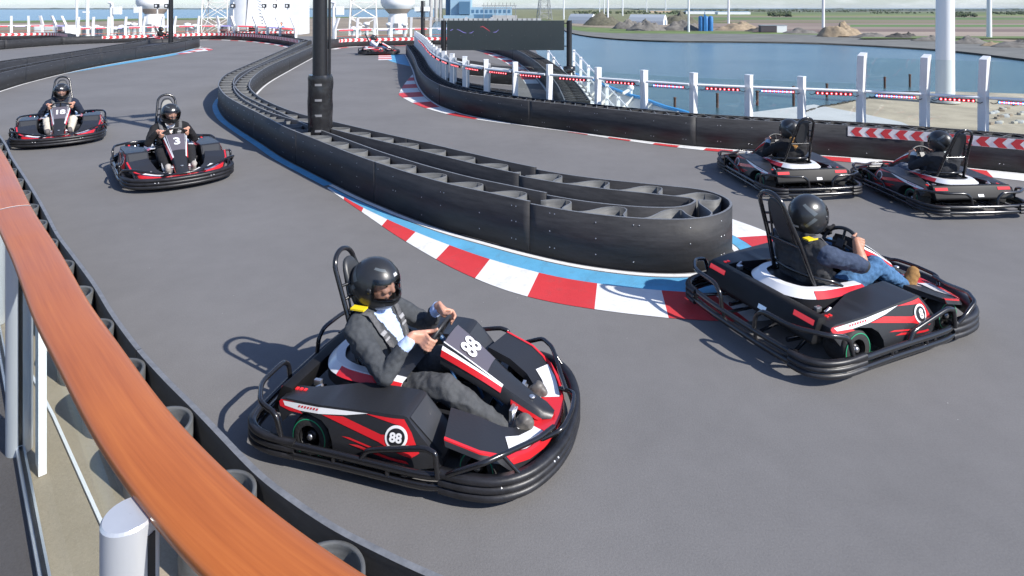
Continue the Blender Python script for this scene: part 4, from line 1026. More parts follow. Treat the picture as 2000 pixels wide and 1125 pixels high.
def helmet_parts(detail=True):
    nu, nv = (48, 30) if detail else (24, 16); v = []; f = []
    def hp(az, el, k=1.0):
        ce, se = math.cos(el), math.sin(el); x = ce * math.cos(az); y = ce * math.sin(az); z = se
        a = .158 if x < 0 else .145; b = .125; c = .145 if z > 0 else .15
        px_, py_, pz = x * a, y * b, z * c
        if x > 0 and z < .05:                                    # chin bar
            t = min(1, max(0, (.05 - z) / .45)); px_ += .03 * t * x; py_ *= 1 - .10 * t * x
        if x < 0 and z < -.2: px_ *= 1 - .18 * (-.2 - z)
        return Vector((px_ * k, py_ * k, pz * k))
    els = [R(-52) + (R(90) - R(-52)) * j / nv for j in range(nv + 1)]; azs = [2 * math.pi * i / nu for i in range(nu)]
    def hole(az, el):
        a = (az + math.pi) % (2 * math.pi) - math.pi; return abs(a) < R(66) and R(-13) < el < R(22 - 5 * (abs(a) / R(66)) ** 2)
    for el in els:
        for az in azs: v.append(hp(az, el))
    for j in range(nv):
        for i in range(nu):
            az = azs[i] + math.pi / nu; el = (els[j] + els[j + 1]) / 2
            if hole(az, el): continue
            f.append((j * nu + i, j * nu + (i + 1) % nu, (j + 1) * nu + (i + 1) % nu, (j + 1) * nu + i))
    sh = MB().add(v, f, 0, True).mesh('helmet', [P_['helmet'], P_['lining']])
    bm = bmesh.new(); bm.from_mesh(sh); bmesh.ops.remove_doubles(bm, verts=bm.verts, dist=1e-5); bmesh.ops.delete(bm, geom=[x for x in bm.verts if not x.link_faces], context='VERTS')
    bmesh.ops.recalc_face_normals(bm, faces=bm.faces); n0 = len(bm.faces); bmesh.ops.solidify(bm, geom=bm.faces[:], thickness=.018)
    for q in bm.faces: q.smooth = True
    bm.to_mesh(sh); bm.free()
    vs = MB(); n1, n2 = 20, 10; rows = []
    for j in range(n2 + 1):
        rows.append([hp(-R(72) + 2 * R(72) * i / n1, R(-19) + R(50) * j / n2, 1.022) for i in range(n1 + 1)])
    vs.loft(rows, 0, False); vis = vs.mesh('visor', M['visor'])
    def patch(poly, k, name, m):                                 # patch given by (azimuth, elevation) corners
        q = MB(); (a0, e0), (a1, e1), (a2, e2), (a3, e3) = poly; rw = []
        for j in range(5):
            t = j / 4; rw.append([hp(R((a0 + (a1 - a0) * i / 6) * (1 - t) + (a3 + (a2 - a3) * i / 6) * t), R((e0 + (e1 - e0) * i / 6) * (1 - t) + (e3 + (e2 - e3) * i / 6) * t), k) for i in range(7)])
        return q.loft(rw, 0, False).mesh(name, m)
    subs = [('visor', vis), ('brow_badge', patch([(-9, 33), (9, 33), (8, 40), (-8, 40)], 1.012, 'brow_badge', P_['chrome']))]
    for s in (-1, 1):
        subs += [('vent_graphic', patch([(30 * s, 46), (78 * s, 52), (74 * s, 58), (34 * s, 54)], 1.01, 'vent_graphic', P_['helmet_trim'])),
                 ('side_graphic', patch([(122 * s, 8), (160 * s, 34), (152 * s, 40), (112 * s, 16)], 1.01, 'side_graphic', P_['helmet_trim'])),
                 ('side_graphic', patch([(122 * s, 4), (150 * s, -22), (142 * s, -26), (112 * s, 0)], 1.01, 'side_graphic', P_['helmet_trim'])),
                 ('visor_pivot', MB().ball(hp(R(78 * s), R(4)), .02, 10, 6, 0, (.8, .35, .8)).mesh('visor_pivot', P_['helmet']))]
        subs.append(('chin_vent', patch([(20 * s, -24), (44 * s, -22), (42 * s, -28), (22 * s, -31)], 1.012, 'chin_vent', P_['lining'])))
    subs.append(('rear_label', patch([(168, -26), (192, -26), (190, -33), (170, -33)], 1.012, 'rear_label', P_['chrome'])))
    return sh, subs
HELM, HSUBS = helmet_parts()
def hand_caps(s, wheel_a, mi, roll=0.0):
    a = wheel_a; c_, s_ = math.cos(a), math.sin(a)
    Pr = cW + u * .148 * s * c_ + v_ * .118 * s_ * (1 if v_.z > 0 else -1)
    vv = v_ if v_.z > 0 else -v_
    e1 = (u * s * c_ * .148 + vv * s_ * .118).normalized(); T = ax.cross(e1).normalized()
    if T.z < 0: T = -T
    e2 = -ax; out = []
    def pt(phi, r, t): return Pr + (e2 * math.cos(phi) + e1 * math.sin(phi)) * r + T * t
    lens = (.95, 1.06, 1.0, .8)
    for k in range(4):
        t = .030 - k * .0205; L = lens[k]
        p = [pt(R(18), .048, t), pt(R(18 + 62 * L), .036, t * 1.02), pt(R(18 + 128 * L), .029, t), pt(R(18 + 190 * L), .027, t)]
        rr = (.0105, .0098, .009, .0078)
        for i in range(3): out.append((p[i], rr[i], p[i + 1], rr[i + 1], mi))
    pb = pt(R(30), .055, -.005); wr = Pr + e1 * .045 + e2 * .105 - T * .02
    for k, t in enumerate((.024, 0, -.024)): out.append((pt(R(18), .047, t), .013, wr + T * t * .5, .018, mi))
    q = [wr + T * .02, pt(R(-38), .048, .035), pt(R(-62), .034, .055), pt(R(-75), .026, .075)]
    for i in range(3): out.append((q[i], (.016, .0125, .011)[i], q[i + 1], (.0125, .011, .009)[i], mi))
    return out, wr
def driver(kart, look, idx, spec):
    """spec: voxel, mats list (0 skin, 1 top, 2 legs, 3 shoes, 4 cuff/shirt, 5 extra), head yaw, cuff mode"""
    vox = spec['voxel']; caps = []; mats_ = spec['mats']; yaw = spec.get('yaw', 0)
    sk, tp, lg, sh, cf = 0, 1, 2, 3, 4; W = spec.get('bulk', 1.0)
    ln = spec.get('lean', 0.0)
    def B(p):
        x, y, z = p; z2 = z if z < .42 else .42 + (z - .42) * .88; return Vector((x + ln * max(0, z - .3), y, z2))
    caps += [((-.24, .07, .235), .125 * W, (-.24, -.07, .235), .125 * W, lg), ((-.27, .05, .30), .128 * W, (-.315, .06, .50), .128 * W, tp), ((-.27, -.05, .30), .128 * W, (-.315, -.06, .50), .128 * W, tp),
             ((-.315, .09, .50), .115 * W, (-.33, .10, .58), .105 * W, tp), ((-.315, -.09, .50), .115 * W, (-.33, -.10, .58), .105 * W, tp), ((-.27, .03, .46), .115 * W, (-.27, -.03, .46), .115 * W, tp),
             ((-.335, .165, .62), .068, (-.325, .04, .67), .06, tp), ((-.335, -.165, .62), .068, (-.325, -.04, .67), .06, tp), ((-.32, 0, .665), .066, (-.285, 0, .74), .054, sk), ((-.32, 0, .66), .074, (-.315, 0, .69), .064, cf)]
    caps = [(B(c[0]), c[1], B(c[2]), c[3], c[4]) for c in caps]
    hc = B((-.265, 0, .85)); Rz = Matrix.Rotation(R(yaw), 4, 'Z') @ Matrix.Rotation(R(spec.get('pitch', 8)), 4, 'Y')
    def hd(p): return hc + (Rz @ Vector(p))
    caps += [(hd((-.025, 0, .03)), .092, hd((.02, 0, .03)), .088, sk), (hd((.03, 0, -.03)), .072, hd((.04, 0, -.07)), .055, sk), (hd((.098, 0, .03)), .014, hd((.122, 0, -.012)), .016, sk), (hd((.085, .034, .042)), .016, hd((.085, -.034, .042)), .016, sk), (hd((.088, .035, -.01)), .022, hd((.088, -.035, -.01)), .022, sk), (hd((.095, .018, -.05)), .012, hd((.095, -.018, -.05)), .012, sk)]
    for s in (-1, 1):
        hcaps, wr = hand_caps(s, spec.get('grip', (.15, .15))[0 if s < 0 else 1], spec.get('handmat', {}).get(s, sk)); caps += hcaps
        sh_ = B((-.33, .19 * s, .61)); el = Vector(spec.get('elbow', (-.13, .295, .43))); el = Vector((el.x, el.y * s, el.z))
        caps.append((sh_, .066, el, .050, tp))
        fa = wr - el; lw = spec.get('sleeve', 'jacket')
        if lw == 'bare':
            caps += [(sh_, .068, sh_.lerp(el, .92), .056, 5), (el, .043, el + fa * .35, .044, sk), (el + fa * .3, .044, wr, .027, sk)]
        elif lw == 'cuff':
            caps += [(el, .050, el + fa * .62, .041, tp), (el + fa * .58, .036, el + fa * .88, .035, cf), (el + fa * .85, .026, wr, .026, sk)]
        else:
            caps += [(el, .050, el + fa * .9, .037, tp), (el + fa * .85, .026, wr, .025, sk)]
        hip = Vector((-.20, .105 * s, .225)); kn = Vector((.185, .185 * s, spec.get('kneez', .345))); an = Vector((.53, .15 * s, .165 + spec.get('fdz', 0)))
        caps += [(hip, .098 * W, kn, .066, lg), (kn, .064, kn.lerp(an, .35) - Vector((0, 0, .012)), .062, lg), (kn.lerp(an, .3), .062, an, .044, lg)]
        fz_ = spec.get('fdz', 0); caps += [((.545, .15 * s, .125 + fz_), .040, (.60, .152 * s, .15 + fz_), .040, sh), ((.57, .15 * s, .135 + fz_), .042, (.645, .155 * s, .245 + fz_), .034, sh), ((.58, .15 * s, .115 + fz_), .036, (.665, .155 * s, .225 + fz_), .030, sh)]
    nm_ = 'person'; SKINSLOTS[nm_] = (0,)
    me = skin_body(nm_, caps, mats_, vox, spec.get('rule'), spec.get('wrinkle', .008), idx)
    o = link('person', me); kx, ky, kyaw, ks = kart
    g_ = spec.get('grow', 1.0); cv = Matrix.Rotation(kyaw, 3, 'Z') @ (cW * ks * (1 - g_))
    o.location = (kx + cv.x, ky + cv.y, .012 + cv.z); o.rotation_euler = (0, 0, kyaw); o.scale = (ks * g_,) * 3
    tag(o, spec['label'], 'person', spec.get('group', 'drivers in go-karts'))
    hl = link('helmet', HELM, o); hl.matrix_local = Matrix.Translation(hc) @ Rz @ Matrix.Scale(spec.get('hs', 1.03), 4)
    for n_, m_ in HSUBS: link(n_, m_, hl)
    ey = MB()
    for s in (-1, 1): ey.ball(hd((.096, .034 * s, .022)), .011, 8, 6, 0, (.6, 1, .6))
    ey.build('eyes', P_['dark'], o)
    bv = BVHTree.FromPolygons([v.co for v in me.vertices], [tuple(p.vertices) for p in me.polygons])
    if spec.get('straps', True):
        for s in (-1, 1):
            pts = []
            for t in range(15):
                k = t / 14; y = s * (.125 - .055 * k); z = .625 - .23 * k
                h = bv.ray_cast(Vector((.05, y, z)), Vector((-1, 0, 0)))
                if h[0] is not None and h[0].x < -.06: pts.append(h[0] + h[1] * .007)
            h = bv.ray_cast(Vector((-.34, s * .13, .9)), Vector((0, 0, -1)))
            if h[0] is not None: pts = [Vector((-.425, s * .13, h[0].z - .02)), h[0] + Vector((-.03, 0, .012)), h[0] + Vector((.02, 0, .008))] + pts
            if len(pts) > 4:
                q = MB(); wv = Vector((0, .023, 0)); q.strip([p + wv for p in pts], [p - wv for p in pts], 0, True)
                st = q.build('harness_strap', spec.get('strapm', P_['strap']), o)
                sm_ = st.modifiers.new('s', 'SOLIDIFY'); sm_.thickness = .006
                i0 = len(pts) // 3
                for ii in (i0, i0 + 2):
                    if ii + 2 < len(pts):
                        q = MB(); nn = Vector((.006, 0, .004)); q.strip([p + wv * 1.1 + nn for p in pts[ii:ii + 2]], [p - wv * 1.1 + nn for p in pts[ii:ii + 2]], 0, True); q.build('harness_print', P_['strapl'], st)
        if spec.get('tag'):
            q = MB(); s = spec['tag']; h = bv.ray_cast(Vector((-.37, s * .13, .9)), Vector((0, 0, -1)))
            if h[0] is not None:
                c = h[0] + Vector((-.02, 0, .02)); q.box(c.x - .05, c.x + .04, c.y - .026, c.y + .026, c.z - .006, c.z + .004); q.build('shoulder_tag', P_['yellow'], o)
    if spec.get('hair'):
        q = MB(); rr = random.Random(idx)
        for k in range(26):
            a = R(150 + 60 * rr.random()) + R(yaw); r0 = .105; st_ = hc + Vector((math.cos(a) * r0, math.sin(a) * r0, -.09)); L_ = rr.uniform(.12, .26)
            pts = [st_ + Vector((math.cos(a) * .05 * t + rr.uniform(-.012, .012), math.sin(a) * .06 * t + rr.uniform(-.015, .015), -L_ * t)) for t in (0, .33, .66, 1)]
            q.tube(pts, [.012, .014, .010, .002], 5)
        q.build('hair', P_['hair'], o)
    return o
c_ = cloth
def rule88(c, n, k):
    if k == 1 and n.x > .2 and .40 < c.z < .65 and abs(c.y) < .012 + (c.z - .40) * .29: return 4
    if k == 1 and n.x > .1 and .38 < c.z < .64 and abs(c.y) < .030 + (c.z - .38) * .27: return 5
    return k
def rule3(c, n, k):
    if k == 1 and n.x > .2 and .52 < c.z < .68 and abs(c.y) < (c.z - .505) * .42: return 0 if abs(c.y) < (c.z - .525) * .28 else 4
    if k == 2 and c.x > .0 and abs(abs(c.y) - .19) < .012 and abs(n.y) > .75: return 4
    return k
def rule8(c, n, k):
    return k
SP = [
 dict(voxel=.0062, yaw=-4, grow=1.12, hs=1.06, lean=-.16, sleeve='cuff', straps=True, tag=-1, rule=rule88, bulk=.98, kneez=.36, wrinkle=.011, grip=(.25, .25), label='person in grey suit and light blue shirt driving kart 88',
      mats=[P_['skin'], c_('suit_grey', (.062, .067, .074)), c_('trousers_grey', (.075, .078, .082)), mat('shoe_grey', (.12, .11, .10), .5), c_('shirt_light_blue', (.46, .57, .82), .08), c_('suit_lapel', (.05, .054, .06))]),
 dict(voxel=.0062, yaw=6, grow=1.06, hs=1.0, elbow=(-.06, .27, .50), sleeve='bare', straps=True, tag=-1, bulk=1.04, kneez=.43, fdz=.05, wrinkle=.011, grip=(.35, .35), handmat={1: 6}, label='person in black vest, navy sleeves and blue jeans driving round the barrier end', pitch=6,
      mats=[P_['skin2'], c_('vest_black', (.045, .046, .05)), c_('blue_jeans', (.07, .16, .30), .3, 40), c_('shoe_brown', (.30, .165, .06)), c_('vest_collar', (.10, .105, .115)), c_('navy_sleeve', (.045, .062, .105)), P_['glove']]),
 dict(voxel=.010, yaw=10, hair=True, rule=rule3, bulk=.92, label='person in black jacket with white collar driving kart 3',
      mats=[P_['skin'], c_('jacket_black', (.016, .016, .018)), c_('trousers_black', (.018, .018, .02)), c_('trainer_grey', (.36, .33, .30)), c_('collar_white', (.7, .7, .7)), P_['skin']]),
 dict(voxel=.010, yaw=0, straps=True, label='person in navy jacket and cream trousers driving kart 18', bulk=.98,
      mats=[P_['skin'], c_('jacket_navy', (.020, .026, .045)), c_('trousers_cream', (.55, .50, .42)), c_('shoe_dark_grey', (.12, .11, .11)), c_('collar_navy', (.02, .025, .04))]),
 dict(voxel=.012, yaw=8, hair=True, straps=False, label='person with blonde hair below the helmet driving left of the two rear karts',
      mats=[P_['skin'], c_('top_black', (.02, .02, .022)), c_('trousers_dark', (.03, .03, .035)), c_('shoe_white', (.5, .5, .5)), c_('sleeve_bright', (.4, .5, .6))], sleeve='cuff'),
 dict(voxel=.012, yaw=8, straps=False, label='person in dark jacket and pale sleeves driving right of the two rear karts', sleeve='cuff',
      mats=[P_['skin'], c_('jacket_charcoal', (.03, .032, .038)), c_('grey_jeans', (.14, .16, .2)), c_('shoe_black', (.03, .03, .03)), c_('cuff_white', (.6, .66, .66))]),
 dict(voxel=.016, yaw=5, straps=False, label='person in white shirt driving the distant kart',
      mats=[P_['skin'], c_('shirt_white', (.62, .68, .8), .08), c_('jeans_far', (.05, .09, .18)), c_('shoe_far', (.05, .05, .05)), c_('collar_far', (.1, .2, .5))]),
 dict(voxel=.016, yaw=5, straps=False, label='person in black driving behind the far left barrier',
      mats=[P_['skin'], c_('top_far_black', (.02, .02, .022)), c_('trousers_far', (.02, .02, .02)), c_('shoe_far_black', (.03, .03, .03)), c_('collar_far_black', (.03, .03, .03))])]
for i, (k, sp) in enumerate(zip(KARTS, SP)):
    driver((k[0][0], k[0][1], k[1], k[4]), 0, i, sp)
# ------------------------------------------------------------------ ship structures round the track
def pole(x, y, r, h, pad=None, label='', padr=None, lamps=True, base=0):
    e = empty('light_pole', (x, y, base), 0, label, 'light pole', 'black light poles')
    mb = MB(); mb.tube([(0, 0, 0), (0, 0, h)], [r, r * .8], 20); mb.build('shaft', M['blackmetal'], e)
    if pad:
        secs = []; n = 40; z0, z1 = pad
        for j in range(25):
            z = z0 + (z1 - z0) * j / 24; q = []
            for k in range(n):
                a = 2 * math.pi * k / n; nz_ = noise.noise(Vector((math.cos(a) * 1.6, math.sin(a) * 1.6, z * 5 + 3))); n2 = noise.noise(Vector((math.cos(a) * 4, math.sin(a) * 4, z * 11)))
                rr = padr * (1 + .06 * nz_ + .05 * n2) * (.93 if j in (0, 24) else 1); q.append((rr * math.cos(a), rr * math.sin(a), z))
            secs.append(q)
        mb = MB(); mb.loft(secs); pd = mb.build('padding', M['pad'], e)
        for k in range(5):
            zc = z0 + (z1 - z0) * (k + .12) / 5 + .05; q = MB(); av = math.atan2(-y, -x)
            q.strip([(padr * 1.035 * math.cos(av + da), padr * 1.035 * math.sin(av + da), zc) for da in (-.42, -.2, 0, .12)], [(padr * 1.035 * math.cos(av + da), padr * 1.035 * math.sin(av + da), zc + .035) for da in (-.42, -.2, 0, .12)], 0, True)
            q.build('hook_and_loop_patch', M['tape'], pd)
    mb = MB(); mb.tube([(r + .03, -.02, .3), (r + .03, -.02, h)], .022, 8); mb.build('conduit', M['blackmetal'], e)
    if lamps:
        for z, aa in ((h - .15, R(35)), (h - .75, R(35))):
            mb = MB(); d = Vector((math.cos(aa), math.sin(aa), 0)); mb.tube([d * -.75 + Vector((0, 0, z)), d * .75 + Vector((0, 0, z))], .035, 8); mb.build('cross_arm', M['blackmetal'], e)
            for k in (-1, 1):
                mb = MB(); c = d * .62 * k; mb.obox((c.x, c.y), (d.x, d.y), .5, .34, z - .13, z - .04); mb.build('floodlight', M['blackmetal'], e)
    return e
pole(-2.95, 9.45, .12, 5.4, (.16, 1.32), 'black light pole with wrinkled black padding rising from the middle barrier', .185)
pole((333 - 1000) * 34 / 1200, 34, .11, 5.5, None, 'slim black light pole at the end of the far left barrier', None, False)
pole((825 - 1000) * 36 / 1200, 36, .11, 2.75, None, 'black camera pole behind the distant kart', None, False)
# display board
bz = 22.0; bx0, bx1 = (873 - 1000) * bz / FPX, (1102 - 1000) * bz / FPX; zt, zb = CAMH - (40 - HY) * bz / FPX, CAMH - (98 - HY) * bz / FPX
DB = empty('display_board', ((bx0 + bx1) / 2, bz, 0), 0, 'long dark display board hung between two black poles', 'display')
hw = (bx1 - bx0) / 2
m = mat('display_face', (.028, .036, .040), .22, spec=.5); t, b = nodes(m)
M['screen'] = m
mb = MB(); mb.box(-hw, hw, -.04, .08, zb, zt); mb.build('cabinet', M['screen'], DB)
gm = MB()
for k in range(1, 9): x = -hw + 2 * hw * k / 9; gm.box(x - .002, x + .002, -.0415, -.039, zb + .01, zt - .01)
tag(gm.build('module_seam', M['blackmetal'], DB), kind='stuff')
sc = MB()
for k in range(30):
    x = -hw + .04 + (2 * hw - .08) * (k % 10) / 9; z = zb + .05 + (zt - zb - .1) * (k // 10) / 2; sc.box(x - .004, x + .004, -.044, -.04, z - .004, z + .004)
tag(sc.build('screws', M['boltm'], DB), kind='stuff')
M['reflv'] = mat('violet_reflection_glow', (.1, .09, .2), .3, emit=(.30, .25, .85), es=.35); M['reflr'] = mat('red_reflection_glow', (.2, .03, .04), .3, emit=(.9, .07, .12), es=.35)  # reflections on the glossy board, painted as faintly glowing smears
def smear(px, m):
    pts = [Vector(((x - 1000) * bz / FPX - (bx0 + bx1) / 2, -.0425, CAMH - (y - HY) * bz / FPX)) for x, y in px]
    q = MB(); n = len(pts); q.strip([p + Vector((0, 0, .012 * math.sin(math.pi * (i + .3) / n))) for i, p in enumerate(pts)], [p - Vector((0, 0, .012 * math.sin(math.pi * (i + .3) / n))) for i, p in enumerate(pts)]); q.build('painted_reflection', m, DB)
smear([(892, 57), (898, 59), (905, 63), (911, 64.5)], M['reflv']); smear([(916, 64.5), (921, 64), (925, 61)], M['reflv']); smear([(938, 53), (943, 51.5), (950, 56), (957, 61)], M['reflr']); smear([(963, 63), (969, 62.5), (974, 58)], M['reflv']); smear([(879, 60), (882, 58.5), (885, 57)], M['reflv'])
for px, zz0, zz1 in ((866, 0, CAMH - (40 - HY) * bz / FPX), (1112, -3.4, CAMH - (40 - HY) * bz / FPX)):
    x = (px - 1000) * bz / FPX - (bx0 + bx1) / 2; q = MB(); q.tube([(x, .05, zz0), (x, .05, zz1)], .098, 16); q.build('post', M['blackmetal'], DB)
    q = MB(); sg = 1 if px < 900 else -1
    for z in (zt - .1, zb + .14): q.tube([(x, .05, z), (x + sg * .2, .05, z)], .018, 8)
    q.build('bracket', M['blackmetal'], DB)
x = (1112 - 1000) * bz / FPX - (bx0 + bx1) / 2
zc_ = CAMH - (132 - HY) * bz / FPX; q = MB(); q.lathe([(.1, zc_ - .13), (.215, zc_ - .12), (.22, zc_ - .06), (.215, zc_ + .04), (.1, zc_ + .06)], 20, (x, .05, 0)); q.build('clamp_collar', M['pad'], DB)
q = MB(); q.lathe([(.12, zc_ - .13), (.19, zc_ - .16), (.2, zc_ - .6), (.205, -1.2), (.2, -3.4)], 20, (x, .05, 0)); q.build('padding', M['pad'], DB)
# lower deck, bulwark with blue cap, stairs
rim = [Vector(G(x_, y_, -.6).xy) for x_, y_ in [(1090, 132), (1130, 147), (1159, 156), (1175, 164), (1223, 183), (1252, 191), (1267, 197), (1300, 209), (1331, 217), (1400, 240), (1500, 272)]]
rim = spline(rim, .2)
M['bulw'] = mat('bulwark_cream_white', (.8, .78, .72), .5, var=.06, vscale=2)
M['capblue'] = mat('bulwark_blue_cap', (.03, .27, .62), .4)
BW = empty('bulwark', (0, 0, 0), 0, 'cream white ship bulwark with a bright blue cap curving down beyond the glass fence', 'bulwark')
rin = offset(rim, 3.0 if offset(rim, 3.0)[9].x < rim[9].x else -3.0); MB().strip(flat(rim, -.64), flat(rin, -3.1), 0, True).build('plating', M['bulw'], BW); MB().wall(rim, -.64, -.56, .12).build('cap', M['capblue'], BW)
Lr = arc(rim); ss = 1.0
while ss < Lr[-1]:
    p, d, n = at(rim, Lr, ss); nn = -n if n.x > 0 else n; q = MB(); a = p + nn * .1; b = p + nn * 2.9; dd = Vector((-nn.y, nn.x)) * .03; q.add([(a.x + dd.x, a.y + dd.y, -.72), (b.x + dd.x, b.y + dd.y, -3.02), (b.x + dd.x, b.y + dd.y, -2.8), (a.x + dd.x, a.y + dd.y, -.6), (a.x - dd.x, a.y - dd.y, -.72), (b.x - dd.x, b.y - dd.y, -3.02), (b.x - dd.x, b.y - dd.y, -2.8), (a.x - dd.x, a.y - dd.y, -.6)], [(0, 1, 2, 3), (7, 6, 5, 4), (3, 2, 6, 7), (0, 3, 7, 4), (1, 5, 6, 2)]); q.build('stiffener', M['bulw'], BW); ss += 1.5
slab('lower_deck', [(1.4, 26), (1.5, 12.6)] + [(p.x, p.y) for p in rim[::-1]], -3.5, M['steelw'], .2)
ca = G(1232, 185, -.6); CE = empty('security_camera', (ca.x, ca.y, -.55), R(200), 'white swivel camera on the blue bulwark cap', 'camera')
MB().tube([(0, 0, -.5), (0, 0, .1)], .06, 10).build('bracket', M['alu'], CE); MB().ball((0, 0, .18), .11, 12, 8).build('body', M['alu'], CE); MB().tube([(.05, 0, .12), (.3, 0, .0)], .06, 10).build('lens_hood', M['alu'], CE)
SE = empty('stairs', (0, 0, 0), 0, 'white stairs with handrails going down beside the padded board post', 'stairs')
tops = [(1064, 105, -.2), (1075, 122, -.5), (1100, 165, -1.1), (1128, 192, -1.9), (1150, 214, -2.6)]
st0 = Vector((2.0, 25, .6)); st1 = Vector((2.75, 16.8, -.5))
for k in range(16):
    p = st0.lerp(st1, k / 15); MB().box(p.x - .5, p.x + .5, p.y - .28, p.y + .28, p.z - 1.02, p.z - .97).build('tread', M['steelw'], SE)
for off in (-.52, .52):
    MB().add([(st0.x + off, st0.y, st0.z - 1.2), (st1.x + off, st1.y, st1.z - 1.2), (st1.x + off, st1.y, st1.z - .9), (st0.x + off, st0.y, st0.z - .9)], [(0, 1, 2, 3)]).build('stringer', M['steelw'], SE)
    for dz in (0, -.4): MB().tube([st0 + Vector((off, 0, dz)), st1 + Vector((off, 0, dz))], .025, 8).build('handrail', M['alu'], SE)
    for k in range(7): p = st0.lerp(st1, k / 6); MB().box(p.x + off - .05, p.x + off + .05, p.y - .04, p.y + .04, p.z - 1.1, p.z + .04).build('baluster_post', M['alu'], SE)
# far glass fences behind the chevron barriers
def far_fence(P, side, pxs, label, tilt=-.12):
    B = offset(P, side * .55); L = arc(B); e = empty('glass_fence', (0, 0, 0), 0, label, 'fence'); prev = None; k = 0
    for px in pxs:
        r = (px - 1000) / FPX; i = min(range(len(B)), key=lambda i: abs(B[i].x - r * B[i].y)); p, d, n = at(B, L, L[i]); mb = MB(); nn = n * side
        v = []
        for z, o_ in ((0, 0), (1.05, 0), (1.75, .28)):
            for a, b in ((-1, -1), (1, -1), (1, 1), (-1, 1)): q = p + d * a * .075 + nn * (b * .07 - o_); v.append((q.x, q.y, z))
        mb.add(v, [(j * 4 + i_, j * 4 + (i_ + 1) % 4, j * 4 + 4 + (i_ + 1) % 4, j * 4 + 4 + i_) for j in (0, 1) for i_ in range(4)] + [(8, 9, 10, 11)]); mb.build('fence_post', M['alu'], e, fix=True)
        if prev is not None:
            MB().wall([prev, p], .1, 1.0, .012, 0, False).build('glass_panel', M['glass'], e)
            a, b = prev, p; dd = (b - a).normalized()
            MB().tube([(a.x, a.y, 1.03), (b.x, b.y, 1.03)], .035, 8).build('fence_rail', M['alu'], e); MB().tube([(a.x, a.y, .62), (b.x, b.y, .62)], .022, 8).build('lower_rail', M['rustrail'], e)
            c = (a + b) / 2 - nn * .045; MB().obox(c, dd, .6 * (b - a).length, .06, .95, 1.04).build('light_bar', M['ledbar_r'] if k % 3 else M['ledbar_v'], e)
        prev = p; k += 1
    return e
M['rustrail'] = mat('rail_red_brown', (.35, .10, .07), .5); M['ledbar_r'] = mat('light_bar_red', (.6, .04, .06), .4, emit=(1, .08, .1), es=.5); M['ledbar_v'] = mat('light_bar_violet', (.5, .45, .8), .4, emit=(.6, .5, 1), es=.3)
far_fence(OO, 1, [-60, -12, 22, 54, 84, 110, 130], 'far left row of white fence posts with bent tops in front of the sea')
far_fence(OL, 1, [152, 181, 209, 244, 282, 318, 342, 390, 426, 459, 501, 522, 548, 578], 'far white glass fence above the chevron barrier at the distant left bend')
far_fence(OR_, 1, [653, 695, 731, 767, 805, 842, 912, 960], 'far white glass fence above the chevron barrier behind the distant kart')
# white things on the deck behind the fences
def at_px(x, Z): return (x - 1000) * Z / FPX
def zpx(y, Z): return CAMH - (y - HY) * Z / FPX
def radome(x0, x1, Z, label, ped):
    c = at_px((x0 + x1) / 2, Z); r = (x1 - x0) / 2 * Z / FPX; e = empty('radome', (c, Z, 0), 0, label, 'radome', 'white radar domes'); zb_ = zpx(17, Z)
    mb = MB(); prof = [(r * .80, zb_)] + [(r * (1 if k > 1 else .92), zb_ + r * .16 * k) for k in range(1, 7)] + [(r * math.cos(a), zb_ + r * .96 + r * math.sin(a)) for a in [math.pi / 2 * k / 8 for k in range(9)]]
    mb.lathe(prof, 32); mb.build('dome', M['steelw'], e)
    mb = MB(); mb.lathe([(r * .80, zb_), (r * .55, zb_ - .42), (r * .52, zb_ - .45)], 32); mb.build('skirt', M['beige'], e)
    mb = MB(); mb.lathe([(r * .52, zb_ - .45), (r * .56, zb_ - .8), (r * .56, 0)], 28); mb.build('pedestal', M['steelw'], e)
    mb = MB(); mb.box(-.18, .22, -r * .58, -r * .52, .35, .95); mb.build('vent_grille', M['tape'], e)
M['beige'] = mat('beige_skirt', (.55, .42, .33), .6)
radome(270, 333, 53, 'white radar dome on a pedestal behind the slim black pole at far left', 1)
radome(744, 810, 56, 'white radar dome on a pedestal behind the distant kart', 1)
# ship mast housing
e = empty('mast_housing', (at_px(520, 55), 55, 0), 0, 'tall white conical mast housing beside the padded light pole', 'mast')
mb = MB(); mb.lathe([(2.75, 0), (2.5, 2.3), (2.2, 4.2), (1.2, 10)], 40, (-.6, 0, 0)); mb.build('cone', M['steelw'], e)
MB().box(.9, 3.4, -1.2, 1.4, 0, 3.1).build('side_house', M['steelw'], e); MB().tube([(-.75, -2.7, 0), (-.55, -2.4, 3.6)], .04, 6).build('drain_pipe', M['tape'], e)
for x in (.3, 1.4): MB().tube([(x, -1.8 if x < 1 else -1.3, 0), (x + .05, -1.75 if x < 1 else -1.3, 4)], .035, 6).build('ladder_stile', M['tape'], e)
for k in range(10): MB().box(.3, .75, -2.4, -2.35, .4 + .3 * k, .43 + .3 * k).build('ladder_rung', M['tape'], e)
